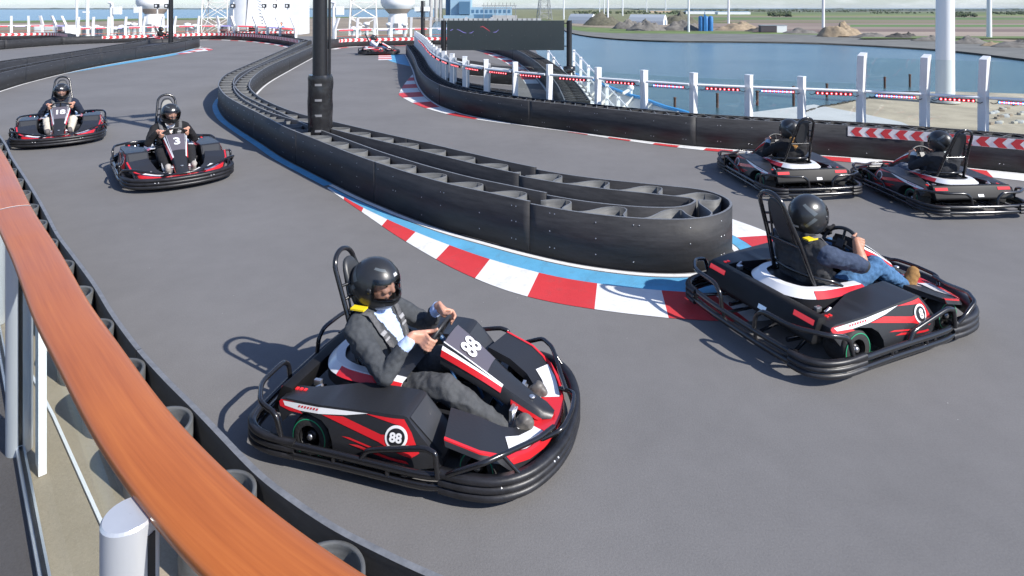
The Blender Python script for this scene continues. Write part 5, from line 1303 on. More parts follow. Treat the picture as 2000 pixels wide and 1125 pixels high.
# loudspeakers and boxes on posts
def spk(px, Z, y, label):
    x = at_px(px, Z); z = zpx(y, Z); o = empty('loudspeaker', (x, Z, 0), 0, label, 'loudspeaker', 'black square loudspeakers')
    MB().tube([(0, .1, 0), (0, .1, z + .3)], .05, 8).build('post', M['alu'], o); MB().box(-.16, .16, -.1, .12, z - .16, z + .16).build('cabinet', M['blackmetal'], o)
    q = MB(); q.lathe([(.001, -.11), (.09, -.105)], 16, (0, 0, z), axis='y'); q.build('cone', M['alu'], o)
for px, nm in ((306, 'left of the slim black pole, left one'), (326, 'touching the slim black pole'), (455, 'left edge of the white mast housing'), (516, 'middle left on the white mast housing'), (537, 'middle right on the white mast housing'), (561, 'right side of the white mast housing')): spk(px, 48.5 if px < 400 else 50, 11.5, 'black square loudspeaker on a post, ' + nm)
def white_post(px, Z, y0, r, label, box=None):
    e = empty('mast_pole', (at_px(px, Z), Z, 0), 0, label, 'pole', 'white poles on deck'); MB().tube([(0, 0, 0), (0, 0, zpx(y0, Z))], r, 12).build('shaft', M['alu'], e)
    if box: MB().box(*box).build('box', M['alu'], e)
    return e
white_post(150, 50, -20, .09, 'thin white mast left of the platform mast'); e_ = white_post(171, 50, -20, .12, 'white mast with a small platform')
MB().box(-.35, .1, -.1, .1, zpx(25, 50), zpx(22, 50)).build('platform', M['alu'], e_)
e_ = white_post(218, 49, 7, .13, 'thick white camera post with a cabinet at left', (.2, .75, -.15, .15, zpx(28, 49), zpx(13, 49))); MB().tube([(-.1, -.2, zpx(5, 49)), (.25, -.3, zpx(7, 49))], .1, 8).build('camera', M['alu'], e_)
e_ = white_post(274, 49, 13, .13, 'thick white post with a cabinet before the left radar dome', (-.45, -.1, -.15, .15, zpx(25, 49), zpx(13, 49)))
e_ = white_post(652, 47, 4, .12, 'white camera post right of the padded light pole', (.2, .75, -.15, .15, zpx(29, 47), zpx(12, 47))); MB().tube([(-.15, -.2, zpx(4, 47)), (.2, -.3, zpx(6, 47))], .1, 8).build('camera', M['alu'], e_)
e = empty('deck_locker', (at_px(112, 49.5), 49.5, 0), 0, 'long white rounded locker behind the far left fence', 'locker')
me = bevelled(MB().box(-1.6, 1.6, -.5, .5, 0, .95), 'body', M['steelw'], .18, 3); link('body', me, e); MB().box(-.2, -.05, -.51, -.5, .5, .6).build('label_plate', P_['yellow'], e)
rr = random.Random(4)
for k, px in enumerate([165, 174, 187, 196, 226, 238, 250, 262, 366, 376, 381, 440, 448, 690, 702, 716, 760, 790]):
    e = empty('deck_ventilator', (at_px(px, 50.5), 50.5, 0), 0, 'small white deck ventilator standing behind the far fence', 'ventilator', 'white deck ventilators'); h = rr.uniform(.7, 1.15)
    q = MB(); q.lathe([(.16, 0), (.16, h - .2), (.26, h - .2), (.26, h), (.05, h + .06)], 12); q.build('cowl', M['alu'], e)
CE = empty('security_camera', (at_px(825, 36), 36, 0), 0, 'pair of white cameras on the black pole behind the distant kart', 'camera')
for s in (-1, 1): MB().box(s * .27 - .14, s * .27 + .14, -.35, .25, zpx(22, 36), zpx(13, 36)).build('camera_body', M['alu'], CE)
MB().box(-.35, .35, -.05, .05, zpx(24, 36), zpx(22.5, 36)).build('cross_bar', M['blackmetal'], CE)
# two people standing behind the far fence
def stander(px, Z, label, mats_):
    caps = []
    for s in (-1, 1):
        caps += [((0, .10 * s, .92), .10, (0, .12 * s, .50), .075, 2), ((0, .12 * s, .5), .07, (0, .13 * s, .09), .05, 2), ((-.03, .13 * s, .05), .05, (.14, .15 * s, .045), .042, 3), ((0, .18 * s, 1.42), .07, (-.02, .34 * s, 1.16), .055, 1), ((-.02, .34 * s, 1.16), .052, (.12, .20 * s, 1.0), .04, 1), ((.12, .2 * s, 1.0), .042, (.16, .16 * s, .98), .04, 0)]
    caps += [((0, .08, .95), .13, (0, .10, 1.36), .13, 1), ((0, -.08, .95), .13, (0, -.10, 1.36), .13, 1), ((0, 0, 1.45), .07, (.01, 0, 1.55), .055, 0), ((0, 0, 1.64), .095, (.02, 0, 1.68), .095, 0), ((.11, 0, 1.66), .02, (.12, 0, 1.64), .02, 0)]
    me = skin_body('person', caps, mats_, .022, None, 0); o = link('person', me); o.location = (at_px(px, Z), Z, -.55); o.rotation_euler = (0, 0, R(-90))
    q = MB(); q.ball((-.02, 0, 1.69), .108, 12, 8, 0, (1, 1, 1)); q.build('hair', P_['dark'], o)
    tag(o, label, 'person', 'people behind the far fence')
bl_ = c_('overall_blue', (.05, .16, .42)); 
stander(521, 47.5, 'person in dark blue standing behind the far fence, left of two', [P_['skin'], c_('jacket_dark_blue', (.03, .07, .18)), bl_, c_('boots', (.02, .02, .02))]); stander(549, 47, 'person in bright blue standing behind the far fence, right of two', [P_['skin'], bl_, c_('overall_blue_dark', (.04, .12, .34)), c_('boots_black', (.02, .02, .02))])

# ------------------------------------------------------------------ harbour, far land and sea
ZL, ZW = -28.0, -30.0
def LP(x, y, z=ZL): return Vector(G(x, y, z))
m = mat('sea_water', (.022, .105, .175), .22, spec=.5); t, b = nodes(m); N = t.nodes.new; L = t.links.new
tc = N('ShaderNodeTexCoord'); mp = N('ShaderNodeMapping'); mp.inputs['Scale'].default_value = (.35, .9, 1); L(tc.outputs['Object'], mp.inputs[0])
n1 = N('ShaderNodeTexNoise'); n1.inputs['Scale'].default_value = 1.0; n1.inputs['Detail'].default_value = 6; n1.inputs['Roughness'].default_value = .65; L(mp.outputs[0], n1.inputs['Vector'])
n2 = N('ShaderNodeTexNoise'); n2.inputs['Scale'].default_value = .03; n2.inputs['Detail'].default_value = 4; L(mp.outputs[0], n2.inputs['Vector'])
bp = N('ShaderNodeBump'); bp.inputs['Strength'].default_value = .55; bp.inputs['Distance'].default_value = .35; L(n1.outputs[0], bp.inputs['Height']); L(bp.outputs[0], b.inputs['Normal'])
cr = N('ShaderNodeValToRGB'); cr.color_ramp.elements[0].position = .35; cr.color_ramp.elements[1].position = .68; cr.color_ramp.elements[0].color = (.032, .080, .103, 1); cr.color_ramp.elements[1].color = (.080, .140, .162, 1)
L(n2.outputs[0], cr.inputs[0]); L(cr.outputs[0], b.inputs['Base Color']); M['sea'] = m
n3 = N('ShaderNodeTexNoise'); n3.inputs['Scale'].default_value = .22; n3.inputs['Detail'].default_value = 8; n3.inputs['Roughness'].default_value = .75; L(mp.outputs[0], n3.inputs['Vector'])
ma = N('ShaderNodeMath'); ma.operation = 'MULTIPLY_ADD'; ma.inputs[1].default_value = .55; L(n3.outputs[0], ma.inputs[0]); mb_ = N('ShaderNodeMath'); mb_.operation = 'MULTIPLY'; mb_.inputs[1].default_value = .5; L(n2.outputs[0], mb_.inputs[0]); L(mb_.outputs[0], ma.inputs[2]); L(ma.outputs[0], cr.inputs[0])
w_ = 40000; MB().add([(-w_, -300, ZW), (w_, -300, ZW), (w_, w_, ZW), (-w_, w_, ZW)], [(0, 1, 2, 3)]).build('sea', M['sea'])['kind'] = 'structure'
M['soil'] = mat('dry_soil', (.25, .205, .15), .9, var=.3, vscale=.02); M['grass'] = mat('short_grass', (.115, .165, .045), .9, var=.3, vscale=.03); M['scrub'] = mat('rough_grass', (.16, .165, .075), .9, var=.35, vscale=.015)
M['bank'] = mat('grey_asphalt_bank', (.15, .15, .135), .85, var=.25, vscale=.05); M['rim'] = mat('dark_stone_rim', (.055, .05, .042), .9, var=.5, vscale=.4)
def sheet(name, pts, m, kind='structure'):
    me = MB().add(pts, [tuple(range(len(pts)))], 0).mesh(name, m); tri_ok(me)
    bm = bmesh.new(); bm.from_mesh(me); bmesh.ops.recalc_face_normals(bm, faces=bm.faces)
    for f in bm.faces:
        if f.normal.z < 0: f.normal_flip()
    bm.to_mesh(me); bm.free(); o = link(name, me); o['kind'] = kind; return o
shore = [(850, 38.5), (950, 38), (1040, 39), (1085, 48), (1110, 63), (1180, 75), (1300, 82), (1430, 83), (1560, 85), (1700, 91), (1850, 101), (2000, 119), (2300, 158), (2700, 220)]
bt_ = [(850, 37), (950, 36.6), (1040, 37.5), (1087, 46), (1114, 57), (1180, 64), (1300, 65.5), (1430, 66), (1560, 67), (1700, 71), (1850, 79), (2000, 93.5), (2300, 124), (2700, 175)]
gt_ = [(850, 36), (950, 35.6), (1040, 36.5), (1090, 43), (1118, 51.5), (1180, 55), (1300, 60), (1430, 61.5), (1560, 62.5), (1700, 67), (1850, 72.5), (2000, 85), (2300, 113), (2700, 160)]
sA_ = spline([LP(x, y, ZW + .1) for x, y in shore], 25); 
def rs_n(P, n): return resample(P, arc(P)[-1] / n)[:n + 1]
A0 = rs_n(sA_, 120); A1 = rs_n(spline([LP(x, y + .0, ZW + 1.2).lerp(LP(x, y2, ZL), .12) for (x, y), (_, y2) in zip(shore, bt_)], 25), 120); A2 = rs_n(spline([LP(x, y) for x, y in bt_], 25), 120); A3 = rs_n(spline([LP(x, y) for x, y in gt_], 25), 120)
MB().strip(A0, A1).build('shore_rim', M['rim'])['kind'] = 'structure'; MB().strip(A1, A2).build('bank_slope', M['bank'])['kind'] = 'structure'; MB().strip(A2, A3).build('grass_verge', M['grass'])['kind'] = 'structure'
for p in A3: p.z = ZL
far = [LP(3200, 150), LP(5200, 40), LP(5200, 17.2), LP(1000, 17.0), LP(850, 17.0)]
sheet('mainland', [tuple(p + Vector((0, 0, -.05))) for p in A3] + [tuple(p) for p in far[1:]], M['scrub'])
sheet('west_land', [tuple(LP(*p)) for p in ((-1400, 50), (0, 42), (120, 40.5), (250, 37.5), (460, 35.5), (700, 33.5), (858, 33.5), (846, 45), (838, 70), (820, 140), (300, 300), (-1400, 300))], M['soil'])
sheet('sea_dike', [tuple(LP(*p) + Vector((0, 0, .4))) for p in ((-1400, 48.5), (0, 41.2), (120, 39.8), (250, 36.8), (460, 34.8), (700, 32.9), (700, 34.6), (460, 37.6), (250, 40.5), (120, 43.5), (0, 45), (-1400, 53))], M['grass'])
def fmat(i, c): return mat('field_%s' % 'abcdefghijklmnopqrst'[i], tuple(x * .74 for x in c), .95, var=.2, vscale=.008, stretch=(.3, 2, 1))
fields = [(21.4, 24, 1330, 4200, (.20, .21, .13)), (24, 28.5, 1300, 4000, (.15, .20, .07)), (28.5, 32, 1380, 3600, (.22, .26, .085)), (32, 34, 1330, 3400, (.28, .23, .17)), (34, 37.5, 1330, 3400, (.12, .20, .06)), (37.5, 40, 1350, 3200, (.17, .23, .075)), (40, 42.5, 1420, 3200, (.27, .19, .16)), (42.5, 44.5, 1330, 3100, (.21, .23, .085)), (44.5, 46.5, 1430, 3000, (.23, .165, .135)), (46.5, 49, 1330, 3000, (.35, .27, .215)), (49, 53.5, 1660, 2900, (.13, .24, .065)), (49, 53.5, 1400, 1660, (.30, .23, .185)), (53.5, 58, 1440, 2800, (.35, .275, .22)), (58, 63.5, 1480, 2700, (.24, .175, .145)), (63.5, 72.5, 1650, 2600, (.38, .305, .24)), (72.5, 77, 1690, 2600, (.15, .21, .065))]
for i, (y0, y1, x0, x1, c) in enumerate(fields):
    j = (i % 3 - 1) * .25
    sheet('field', [tuple(LP(*p) + Vector((0, 0, .1 + .06 * i))) for p in ((x0, y0 + j * .3), (x1, y0 + .6), (x1, y1 + .6), (x0 - 12, y1 + j * .3))], fmat(i, c))
sheet('storage_yard', [tuple(LP(*p) + Vector((0, 0, .12))) for p in ((1110, 44), (1360, 44), (1480, 50), (1660, 58), (1860, 72), (2100, 84), (2300, 104), (2300, 110), (2000, 84), (1850, 71.5), (1700, 66), (1560, 61.5), (1300, 59), (1180, 54), (1118, 50))], M['soil'])
# low far land on the horizon
M['farland'] = mat('far_wooded_land', (.075, .10, .085), .95, var=.4, vscale=.002)
def ridge_land(name, x0, x1, Z, hmax, seed, label=None):
    mb = MB(); A = []; B_ = []; n = 220
    for i in range(n + 1):
        x = at_px(x0 + (x1 - x0) * i / n, Z); h = hmax * (.45 + .55 * abs(noise.noise(Vector((i * .21, seed, 0)))) + .35 * noise.noise(Vector((i * .9, seed, 3)))); A.append((x, Z, ZW)); B_.append((x, Z + 60, ZL + max(1, h)))
    mb.strip(A, B_); A2_ = [(x, y + 900, ZL) for x, y, z in A]; mb.strip(B_, A2_); o = mb.build(name, M['farland']); o['kind'] = 'structure'
ridge_land('far_shore', -700, 1300, 11500, 34, 1); ridge_land('far_woods', 1250, 3200, 8200, 26, 5); ridge_land('far_woods', 1500, 3400, 5200, 15, 9)
# tree belts too far to tell apart
M['leaf'] = mat('far_foliage', (.055, .075, .03), .9, var=.5, vscale=.05)
tb = MB(); rr = random.Random(3)
for (x0, x1, y0, y1, n, hh) in ((1120, 1345, 23, 28, 160, 13), (1500, 1545, 25, 33, 90, 13), (1330, 2100, 19.6, 21.2, 260, 15), (1480, 1760, 22, 23, 120, 12), (1700, 1900, 24.5, 27, 80, 9), (1840, 1908, 29, 34, 90, 10), (1560, 1660, 22.5, 24, 50, 9), (1930, 2100, 24, 29.5, 140, 11), (1380, 1520, 21.5, 22.5, 70, 9), (2000, 2400, 24, 30, 90, 10)):
    for k in range(n):
        p = LP(rr.uniform(x0, x1), rr.uniform(y0, y1)); h = hh * rr.uniform(.5, 1.1)
        for q in range(4): tb.ball((p.x + rr.uniform(-.5, .5) * h, p.y + rr.uniform(-.5, .5) * h, p.z + h * rr.uniform(.25, .65)), h * rr.uniform(.25, .42), 6, 4)
o = tb.build('tree_belt', M['leaf']); tag(o, 'dark tree belts scattered over the distant fields', 'trees', kind='stuff')
# wind turbines
M['turb'] = mat('turbine_white', (.72, .74, .75), .45)
def turbine(px, yb, w0, w1, label, h=75, blades=True, yaw=0):
    p = LP(px, yb); Z = p.y; r0 = w0 * Z / FPX / 2; r1 = w1 * Z / FPX / 2
    e = empty('wind_turbine', p, 0, label, 'wind turbine', 'white wind turbines'); q = MB(); q.lathe([(r0, 0), (r0 * .5 + r1 * .5, h * .45), (r1 * .8, h)], 32); q.build('tower', M['turb'], e)
    q = MB(); q.tube([(0, -4, h + 1.2), (0, 5, h + 1.2)], 1.9, 12); q.build('nacelle', M['turb'], e)
    for k in range(3):
        a = R(yaw + 120 * k); d = Vector((math.sin(a), 0, math.cos(a))); q = MB(); pts = [Vector((0, -4.5, h + 1.2)) + d * t for t in (1, 6, 18, 38)]; q.tube(pts, [.7, 1.0, .7, .12], 6); q.build('blade', M['turb'], e)
    return e
e = turbine(1846, 199, 32, 29, 'huge white turbine tower rising from the quay at right', 80, yaw=15)
q = MB(); q.lathe([(2.95, .0), (2.95, .9), (2.75, .95), (2.7, 1.5)], 40); q.build('base_flange', M['turb'], e)
q = MB(); q.lathe([(4.0, -.02), (4.0, 1.1), (3.7, 1.2), (.1, 1.2)], 40); q.build('plinth', mat('concrete_plinth', (.5, .49, .46), .8, var=.15, vscale=1), e)
for px, yb, wd, nm in ((1932, 74.5, 9, 'second turbine tower from the right, beyond the bank'), (1608, 56, 5.5, 'turbine tower behind the large tan heap'), (1423, 46.5, 4.6, 'turbine tower right of the blue silos'), (1345, 62.5, 4.2, 'turbine tower left of the blue silos'), (1187, 49.5, 3.8, 'turbine tower before the dark heap by the white sheds'), (1216, 31, 3, 'turbine tower rising between the two white sheds'), (1101, 38, 3, 'turbine tower beside the display board'), (1171, 27.5, 2, 'left of the twin far turbine towers'), (1180, 27.5, 2, 'right of the twin far turbine towers'), (1263, 24, 1.9, 'thin far turbine tower above the right white shed'), (1300, 24, 2.4, 'far turbine tower right of the white sheds')): turbine(px, yb, wd, wd * .8, nm, 80, yaw=px % 120)
# soil heaps
def heap(x0, x1, yb, yt, c, label, seed):
    p = LP((x0 + x1) / 2, yb); k = (CAMH - ZL) / (yb - HY); hw_ = (x1 - x0) / 2 * k; h = (yb - yt) * k * 1.12; n, m_ = 44, 18; v = []; f = []
    for j in range(m_ + 1):
        for i in range(n):
            a = 2 * math.pi * i / n; t = j / m_; q = Vector((math.cos(a) * t, math.sin(a) * t * .6, 0)); hh = max(0, 1 - t) ** .7 * (1 + .75 * noise.noise(Vector((q.x * 2.2 + seed, q.y * 2.2, 1)))) + .22 * noise.noise(Vector((q.x * 7 + seed, q.y * 7, 2))) * (1 - t) + .12 * noise.noise(Vector((q.x * 19 + seed, q.y * 19, 2))) * (1 - t * .5)
            v.append((q.x * hw_ * (1 + .2 * noise.noise(Vector((a, seed, 0)))), q.y * hw_, max(-.3, hh * h)))
    for j in range(m_):
        for i in range(n): f.append((j * n + i, (j + 1) * n + i, (j + 1) * n + (i + 1) % n, j * n + (i + 1) % n))
    o = MB().add(v, f, 0, True).build('soil_heap', mat('heap_%d' % seed, c, .95, var=.35, vscale=.25, bump=.6, bscale=.6)); o.location = p; tag(o, label, 'soil heap', 'soil and rubble heaps along the bank')
g1 = (.105, .10, .07); g2 = (.15, .14, .125); g3 = (.29, .225, .15); g4 = (.065, .06, .055)
for i, (a, b_, yb, yt, c, nm) in enumerate([(1140, 1218, 49.5, 28, g1, 'dark green brown heap between the two white sheds'), (1196, 1258, 56, 38, g2, 'grey heap left of the right white shed'), (1222, 1300, 59.5, 40, g2, 'grey heap in front of the right white shed'), (1285, 1368, 47, 27, g1, 'dark grassy heap behind the right white shed'), (1290, 1372, 59, 42, g2, 'rubble heap left of the blue silos'), (1396, 1490, 58.5, 46, g3, 'low brown rubble heap right of the blue silos'), (1530, 1600, 65, 57, g2, 'low grey heap left of the large tan heap'), (1596, 1684, 71, 47, g3, 'large tan heap below a turbine tower'), (1660, 1740, 73, 65, g2, 'small grey heap right of the large tan heap'), (1725, 1785, 75, 66, g4, 'dark low heap left of the huge tower'), (1757, 1790, 72.5, 63.5, g4, 'small pointed black heap left of the huge tower'), (1780, 1850, 79, 71, g2, 'flat heap just left of the huge tower'), (1858, 1930, 84.5, 73, g2, 'scrubby heap just right of the huge tower'), (1915, 1962, 89, 82, g3, 'small sandy heap right of the huge tower'), (1938, 2060, 91, 78.5, g2, 'wide scrubby heap at the right edge'), (1455, 1500, 61, 55, g4, 'small dark heap beside the low dark hut')]): heap(a, b_, yb, yt, c, nm, i)
# sheds, silos, huts, warehouses
M['shedw'] = mat('shed_white_fabric', (.72, .73, .74), .5); M['shedg'] = mat('shed_grey_roof', (.36, .40, .44), .45); M['silo'] = mat('silo_blue', (.03, .17, .42), .45, var=.2, vscale=.3); M['plantb'] = mat('plant_pale_blue', (.28, .42, .52), .6, var=.12, vscale=.03); M['plantd'] = mat('plant_dark_blue', (.07, .16, .26), .6); M['conc'] = mat('grey_concrete', (.42, .42, .41), .8, var=.15, vscale=.1)
def shed(x0, x1, yb, yt, ang, label):
    p = LP((x0 + x1) / 2, yb); k = (CAMH - ZL) / (yb - HY); Lg = (x1 - x0) * k * .9; h = (yb - yt) * k; e = empty('storage_shed', p, R(ang), label, 'shed', 'white storage sheds'); wd = 22
    pr = [(-wd / 2, 0), (-wd / 2, h * .35), (-wd * .3, h * .72), (0, h), (wd * .3, h * .72), (wd / 2, h * .35), (wd / 2, 0)]
    q = MB(); q.strip([(-Lg / 2, y, z) for y, z in pr[1:6]], [(Lg / 2, y, z) for y, z in pr[1:6]]); q.build('roof', M['shedg'], e)
    q = MB()
    for x in (-Lg / 2, Lg / 2): q.add([(x, y, z) for y, z in pr], [tuple(range(7))])
    q.strip([(-Lg / 2, *pr[0]), (-Lg / 2, *pr[1])], [(Lg / 2, *pr[0]), (Lg / 2, *pr[1])]); q.strip([(-Lg / 2, *pr[6]), (-Lg / 2, *pr[5])], [(Lg / 2, *pr[6]), (Lg / 2, *pr[5])]); q.build('walls', M['shedw'], e, fix=True)
    MB().box(Lg / 2 - .05, Lg / 2 + .1, -3, 3, 0, h * .45).build('door', M['plantd'], e)
shed(1108, 1166, 46, 27, -38, 'white grey roofed storage shed beside the display board'); shed(1226, 1304, 48, 28, -32, 'white grey roofed storage shed behind the grey heaps')
p = LP(1379, 60.5); e = empty('silo_block', p, R(-12), 'block of bright blue silos on the far bank', 'silos')
for i in range(3):
    for j in range(2): q = MB(); q.lathe([(2.9, 0), (2.9, 17.5), (2.0, 19), (.1, 19.6)], 18, (-6.2 + i * 6.1, j * 6.2, 0)); q.build('silo', M['silo'], e)
MB().box(-3.2, -.6, -3.4, -2.6, 0, 21.5).build('lift_tower', M['silo'], e); MB().box(-9, 8.6, -1, 7, 17.8, 18.4).build('walkway', M['plantd'], e); MB().tube([(-1.8, -2, 19), (-1.8, -2, 25)], .5, 8).build('vent_pipe', M['plantd'], e)
p = LP(1509, 63.3); e = empty('site_hut', p, R(-4), 'low hut half dark half white on the far bank', 'hut'); MB().box(-15, 4, -3, 6, 0, 8.5).build('dark_wing', mat('hut_dark', (.06, .05, .06), .7), e); MB().box(4.1, 16, -3, 6, 0, 8).build('white_wing', M['shedw'], e); MB().box(-15.4, 16.4, -3.4, 6.4, 8.5, 9.1).build('roof', M['shedg'], e)
def longhouse(x0, x1, yb, yt, m1, m2, label):
    p = LP((x0 + x1) / 2, yb); k = (CAMH - ZL) / (yb - HY); e = empty('warehouse', p, 0, label, 'warehouse', 'distant warehouses'); hw_ = (x1 - x0) / 2 * k; h = (yb - yt) * k
    MB().box(-hw_, hw_, 0, 40, 0, h * .8).build('walls', m1, e); n = 7
    for i in range(n): x = -hw_ + 2 * hw_ * i / n; MB().add([(x, -.5, h * .8), (x + 2 * hw_ / n, -.5, h * .8), (x + hw_ / n, -.5, h), (x, 41, h * .8), (x + 2 * hw_ / n, 41, h * .8), (x + hw_ / n, 41, h)], [(0, 1, 2), (3, 5, 4), (0, 2, 5, 3), (1, 4, 5, 2)]).build('roof_bay', m2, e)
longhouse(1340, 1400, 27.6, 20.5, M['shedw'], M['plantd'], 'far white warehouse with blue roof left of the thin field edge'); longhouse(1402, 1466, 28.2, 22, M['shedw'], M['plantb'], 'far white warehouse with pale blue roof right of its neighbour'); longhouse(1270, 1312, 25, 20, mat('warehouse_sand', (.5, .38, .26), .7), M['shedg'], 'far sand coloured warehouse above the right white shed')
# power station
e = empty('power_station', LP(930, 37.2), 0, 'pale blue power station blocks above the display board', 'power station'); k = (CAMH - ZL) / (37.2 - HY)
def pblk(x0, x1, y0, y1, m, d0, d1, nm): MB().box((x0 - 930) * k, (x1 - 930) * k, d0, d1, (37.2 - y1) * k, (37.2 - y0) * k).build(nm, m, e)
pblk(878, 918, -40, 32, M['plantb'], 20, 90, 'boiler_house'); pblk(896, 917, 3, 28, M['plantd'], 5, 19, 'intake_block'); pblk(918, 1000, 14, 34, M['plantb'], 25, 80, 'turbine_hall'); pblk(866, 925, 30, 37, M['plantb'], 0, 15, 'annex'); pblk(925, 962, 28, 37, M['plantd'], 8, 24, 'annex'); pblk(868, 878, -10, 30, M['plantd'], 30, 60, 'stair_tower'); pblk(962, 1010, 30, 37, M['conc'], 2, 20, 'annex')
for i in range(9): pblk(920 + i * 9, 925 + i * 9, 19, 25, M['plantd'], 24, 24.9, 'window_strip')
for i, x in enumerate((838, 848, 857)): q = MB(); q.lathe([(3.6 * k, 0), (3.6 * k, 85)], 20, ((x - 930) * k, 40, 0)); q.build('stack', M['conc'], e)
e = empty('quay_wall', LP(950, 40), 0, 'long pale quay wall in front of the power station', 'wall'); MB().box(-150, 130, 0, 6, -2, 5).build('face', M['conc'], e)
for i in range(24): MB().box(-148 + i * 11.6, -146 + i * 11.6, -.4, 0, -2, 4.6).build('fender', M['rim'], e)
# lattice masts
def lattice(px, yb, wpx, wtop, htop, m, label, r, name='lattice_tower', n=6):
    p = LP(px, yb); k = (CAMH - ZL) / (yb - HY); e = empty(name, p, R(12), label, 'lattice tower', 'lattice towers'); w0 = wpx * k / 2; w1 = wtop * k / 2; H = htop * k
    def c(i, t): s = w0 + (w1 - w0) * t; a = R(45 + 90 * i); return Vector((s * 1.2 * math.cos(a), s * 1.2 * math.sin(a), H * t))
    for i in range(4): MB().tube([c(i, 0), c(i, 1)], r * 1.5, 8).build('leg', m, e)
    for j in range(n):
        for i in range(4):
            MB().tube([c(i, j / n), c((i + 1) % 4, (j + 1) / n)], r, 6).build('brace', m, e); MB().tube([c((i + 1) % 4, j / n), c(i, (j + 1) / n)], r, 6).build('brace', m, e); MB().tube([c(i, (j + 1) / n), c((i + 1) % 4, (j + 1) / n)], r, 6).build('girt', m, e)
    return e
M['galv'] = mat('galvanised_steel', (.3, .31, .32), .5, .4); M['cranew'] = mat('crane_white', (.7, .69, .66), .5, var=.15, vscale=.2)
lattice(1063, 38.5, 30, 12, 70, M['galv'], 'grey lattice pylon behind the right end of the display board', .55, n=5)
lattice(425, 95, 56, 50, 150, M['cranew'], 'white lattice crane tower left of the mast housing', .28, n=5)
lattice(710, 95, 66, 48, 150, M['cranew'], 'white lattice crane tower left of the right radar dome', .32, n=5)
e = empty('switchyard_gantry', LP(975, 39), 0, 'steel switchyard gantry with insulators above the display board', 'gantry'); k = (CAMH - ZL) / (39 - HY)
for x in (-30, -8, 14, 32): MB().tube([(x * k, 0, 0), (x * k, 0, 28 * k)], .7, 6).build('column', M['galv'], e)
for z in (28, 22): MB().tube([(-34 * k, 0, z * k), (34 * k, 0, z * k)], .8, 6).build('beam', M['galv'], e)
for i in range(9): MB().tube([((-30 + i * 7.4) * k, 0, 28 * k), ((-30 + i * 7.4) * k, 0, 34 * k)], .5, 6).build('insulator', M['rim'], e)
for i in range(14): a = -30 + i * 4.4; MB().tube([(a * k, 0, 22 * k), ((a + 4.4) * k, 0, 28 * k)], .4, 6).build('brace', M['galv'], e)
# quay with turbine, apron, piles and blocks
M['quay'] = mat('quay_ground', (.40, .335, .25), .9, var=.28, vscale=.07); M['apron'] = mat('apron_light_grey', (.52, .515, .51), .7, var=.08, vscale=.15)
qz = ZL - .3
sheet('quay', [tuple(LP(*p, qz)) for p in ((1380, 420), (1470, 262), (1560, 222), (1607, 208), (1640, 203), (1669, 197), (1715, 189), (1756, 181.5), (1850, 178.5), (2000, 183), (2300, 190), (2900, 420))], M['quay'])
sheet('quay_apron', [tuple(LP(*p, qz + .06)) for p in ((1300, 420), (1440, 240), (1470, 219), (1590, 204), (1680, 221), (1760, 238), (1900, 300), (1900, 420))], M['apron'])
rr = random.Random(12); rk_ = MB(); pts = [(1560, 222), (1607, 208), (1640, 203), (1669, 197), (1715, 189), (1756, 181.5), (1800, 179.5)]
for a, b_ in zip(pts, pts[1:]):
    for i in range(26):
        t = rr.random(); p = LP(a[0] + (b_[0] - a[0]) * t, a[1] + (b_[1] - a[1]) * t + rr.uniform(-.5, .5), qz); s = rr.uniform(.3, .8); rk_.ball((p.x, p.y, p.z), s, 6, 4, 0, (1, 1, .6))
tag(rk_.build('rip_rap', M['rim']), 'line of dark stones along the quay edge', 'stones', kind='stuff')
M['rust'] = mat('rusty_pile', (.10, .045, .03), .8, var=.4, vscale=.6)
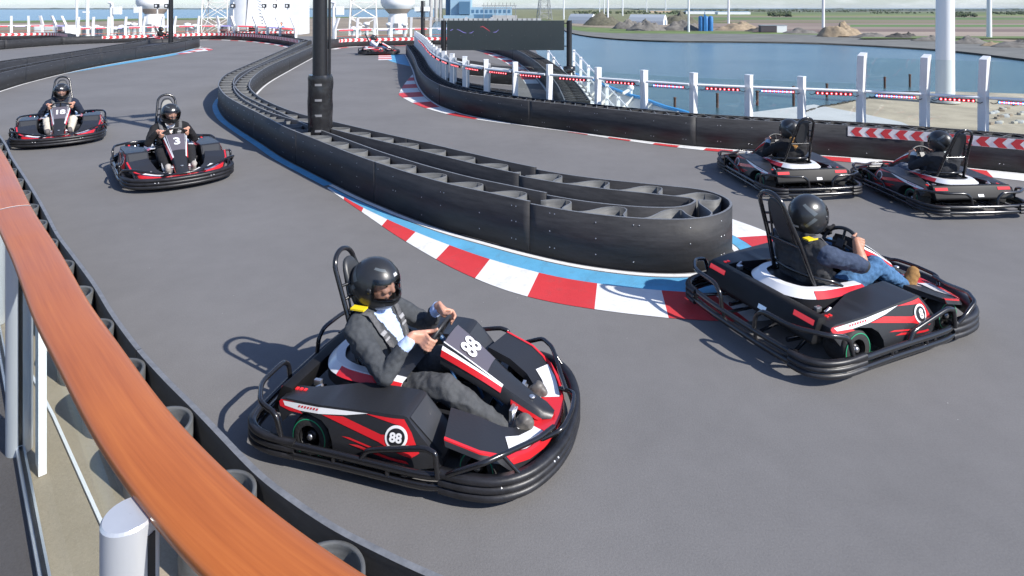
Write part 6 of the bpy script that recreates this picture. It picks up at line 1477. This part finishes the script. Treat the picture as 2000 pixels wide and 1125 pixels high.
for i, (px, yb, yt) in enumerate([(1318, 211, 190), (1401, 210, 182), (1479, 206, 177), (1550, 206, 168), (1615, 190, 163), (1675, 189, 156), (1728, 172, 150), (1777, 170, 145)]):
    p = LP(px, yb, ZW); k = (CAMH - ZW) / (yb - HY); e = empty('mooring_pile', p, 0, 'rusty mooring pile in the water, number %s from the left' % ['first', 'second', 'third', 'fourth', 'fifth', 'sixth', 'seventh', 'eighth'][i], 'pile', 'rusty mooring piles'); e['label'] = '%s rusty mooring pile from the left in the water' % ['first', 'second', 'third', 'fourth', 'fifth', 'sixth', 'seventh', 'eighth'][i]
    q = MB(); q.lathe([(.42, -2), (.42, (yb - yt) * k * .92)], 14); q.build('shaft', M['rust'], e); q = MB(); q.lathe([(.5, (yb - yt) * k * .92), (.5, (yb - yt) * k), (.1, (yb - yt) * k + .05)], 14); q.build('cap', M['rust'], e)
_ = 0 and [MB().box(-.6, .6, -.35, .35, 0, .55).mesh('concrete_block', [mat('block_%d' % i, c, .85, var=.2, vscale=1)]) for i, c in enumerate([(.45, .42, .36), (.3, .25, .2), (.55, .55, .55)])]
bb = [bevelled(MB().box(-.7, .7, -.4, .4, 0, .6), 'concrete_block', [mat('block_tone_%s' % n_, c, .85, var=.2, vscale=1)], .05) for n_, c in (('sand', (.45, .42, .36)), ('brown', (.28, .22, .17)), ('grey', (.5, .5, .5)))]
for k in range(30):
    t = rr.random(); row = k % 3; px = 1935 + 70 * t; py = (222 - 20 * t, 233 - 12 * t, 243 - 4 * t)[row] + rr.uniform(-2, 2); p = LP(px, py, qz)
    bi = rr.randrange(3); o = link('concrete_block', bb[bi]); o.location = p; o.rotation_euler = (0, 0, rr.uniform(-.4, .4)); tag(o, 'small %s concrete block lying in rows on the quay at right' % ('sandy', 'brown', 'grey')[bi], 'block', 'concrete blocks on the quay')

# ------------------------------------------------------------------ air between here and the horizon
hz = MB().box(-40500, 40500, -400, 40500, ZW - 1, 130).build('haze', []); tag(hz, 'thin bluish air over the harbour and fields', 'haze', kind='stuff')
m = bpy.data.materials.new('haze_air'); m.use_nodes = True; t = m.node_tree; t.nodes.clear(); o_ = t.nodes.new('ShaderNodeOutputMaterial'); v_p = t.nodes.new('ShaderNodeVolumePrincipled')
v_p.inputs['Color'].default_value = (.80, .88, 1, 1); v_p.inputs['Density'].default_value = .000010; t.links.new(v_p.outputs[0], o_.inputs['Volume']); hz.data.materials.append(m)
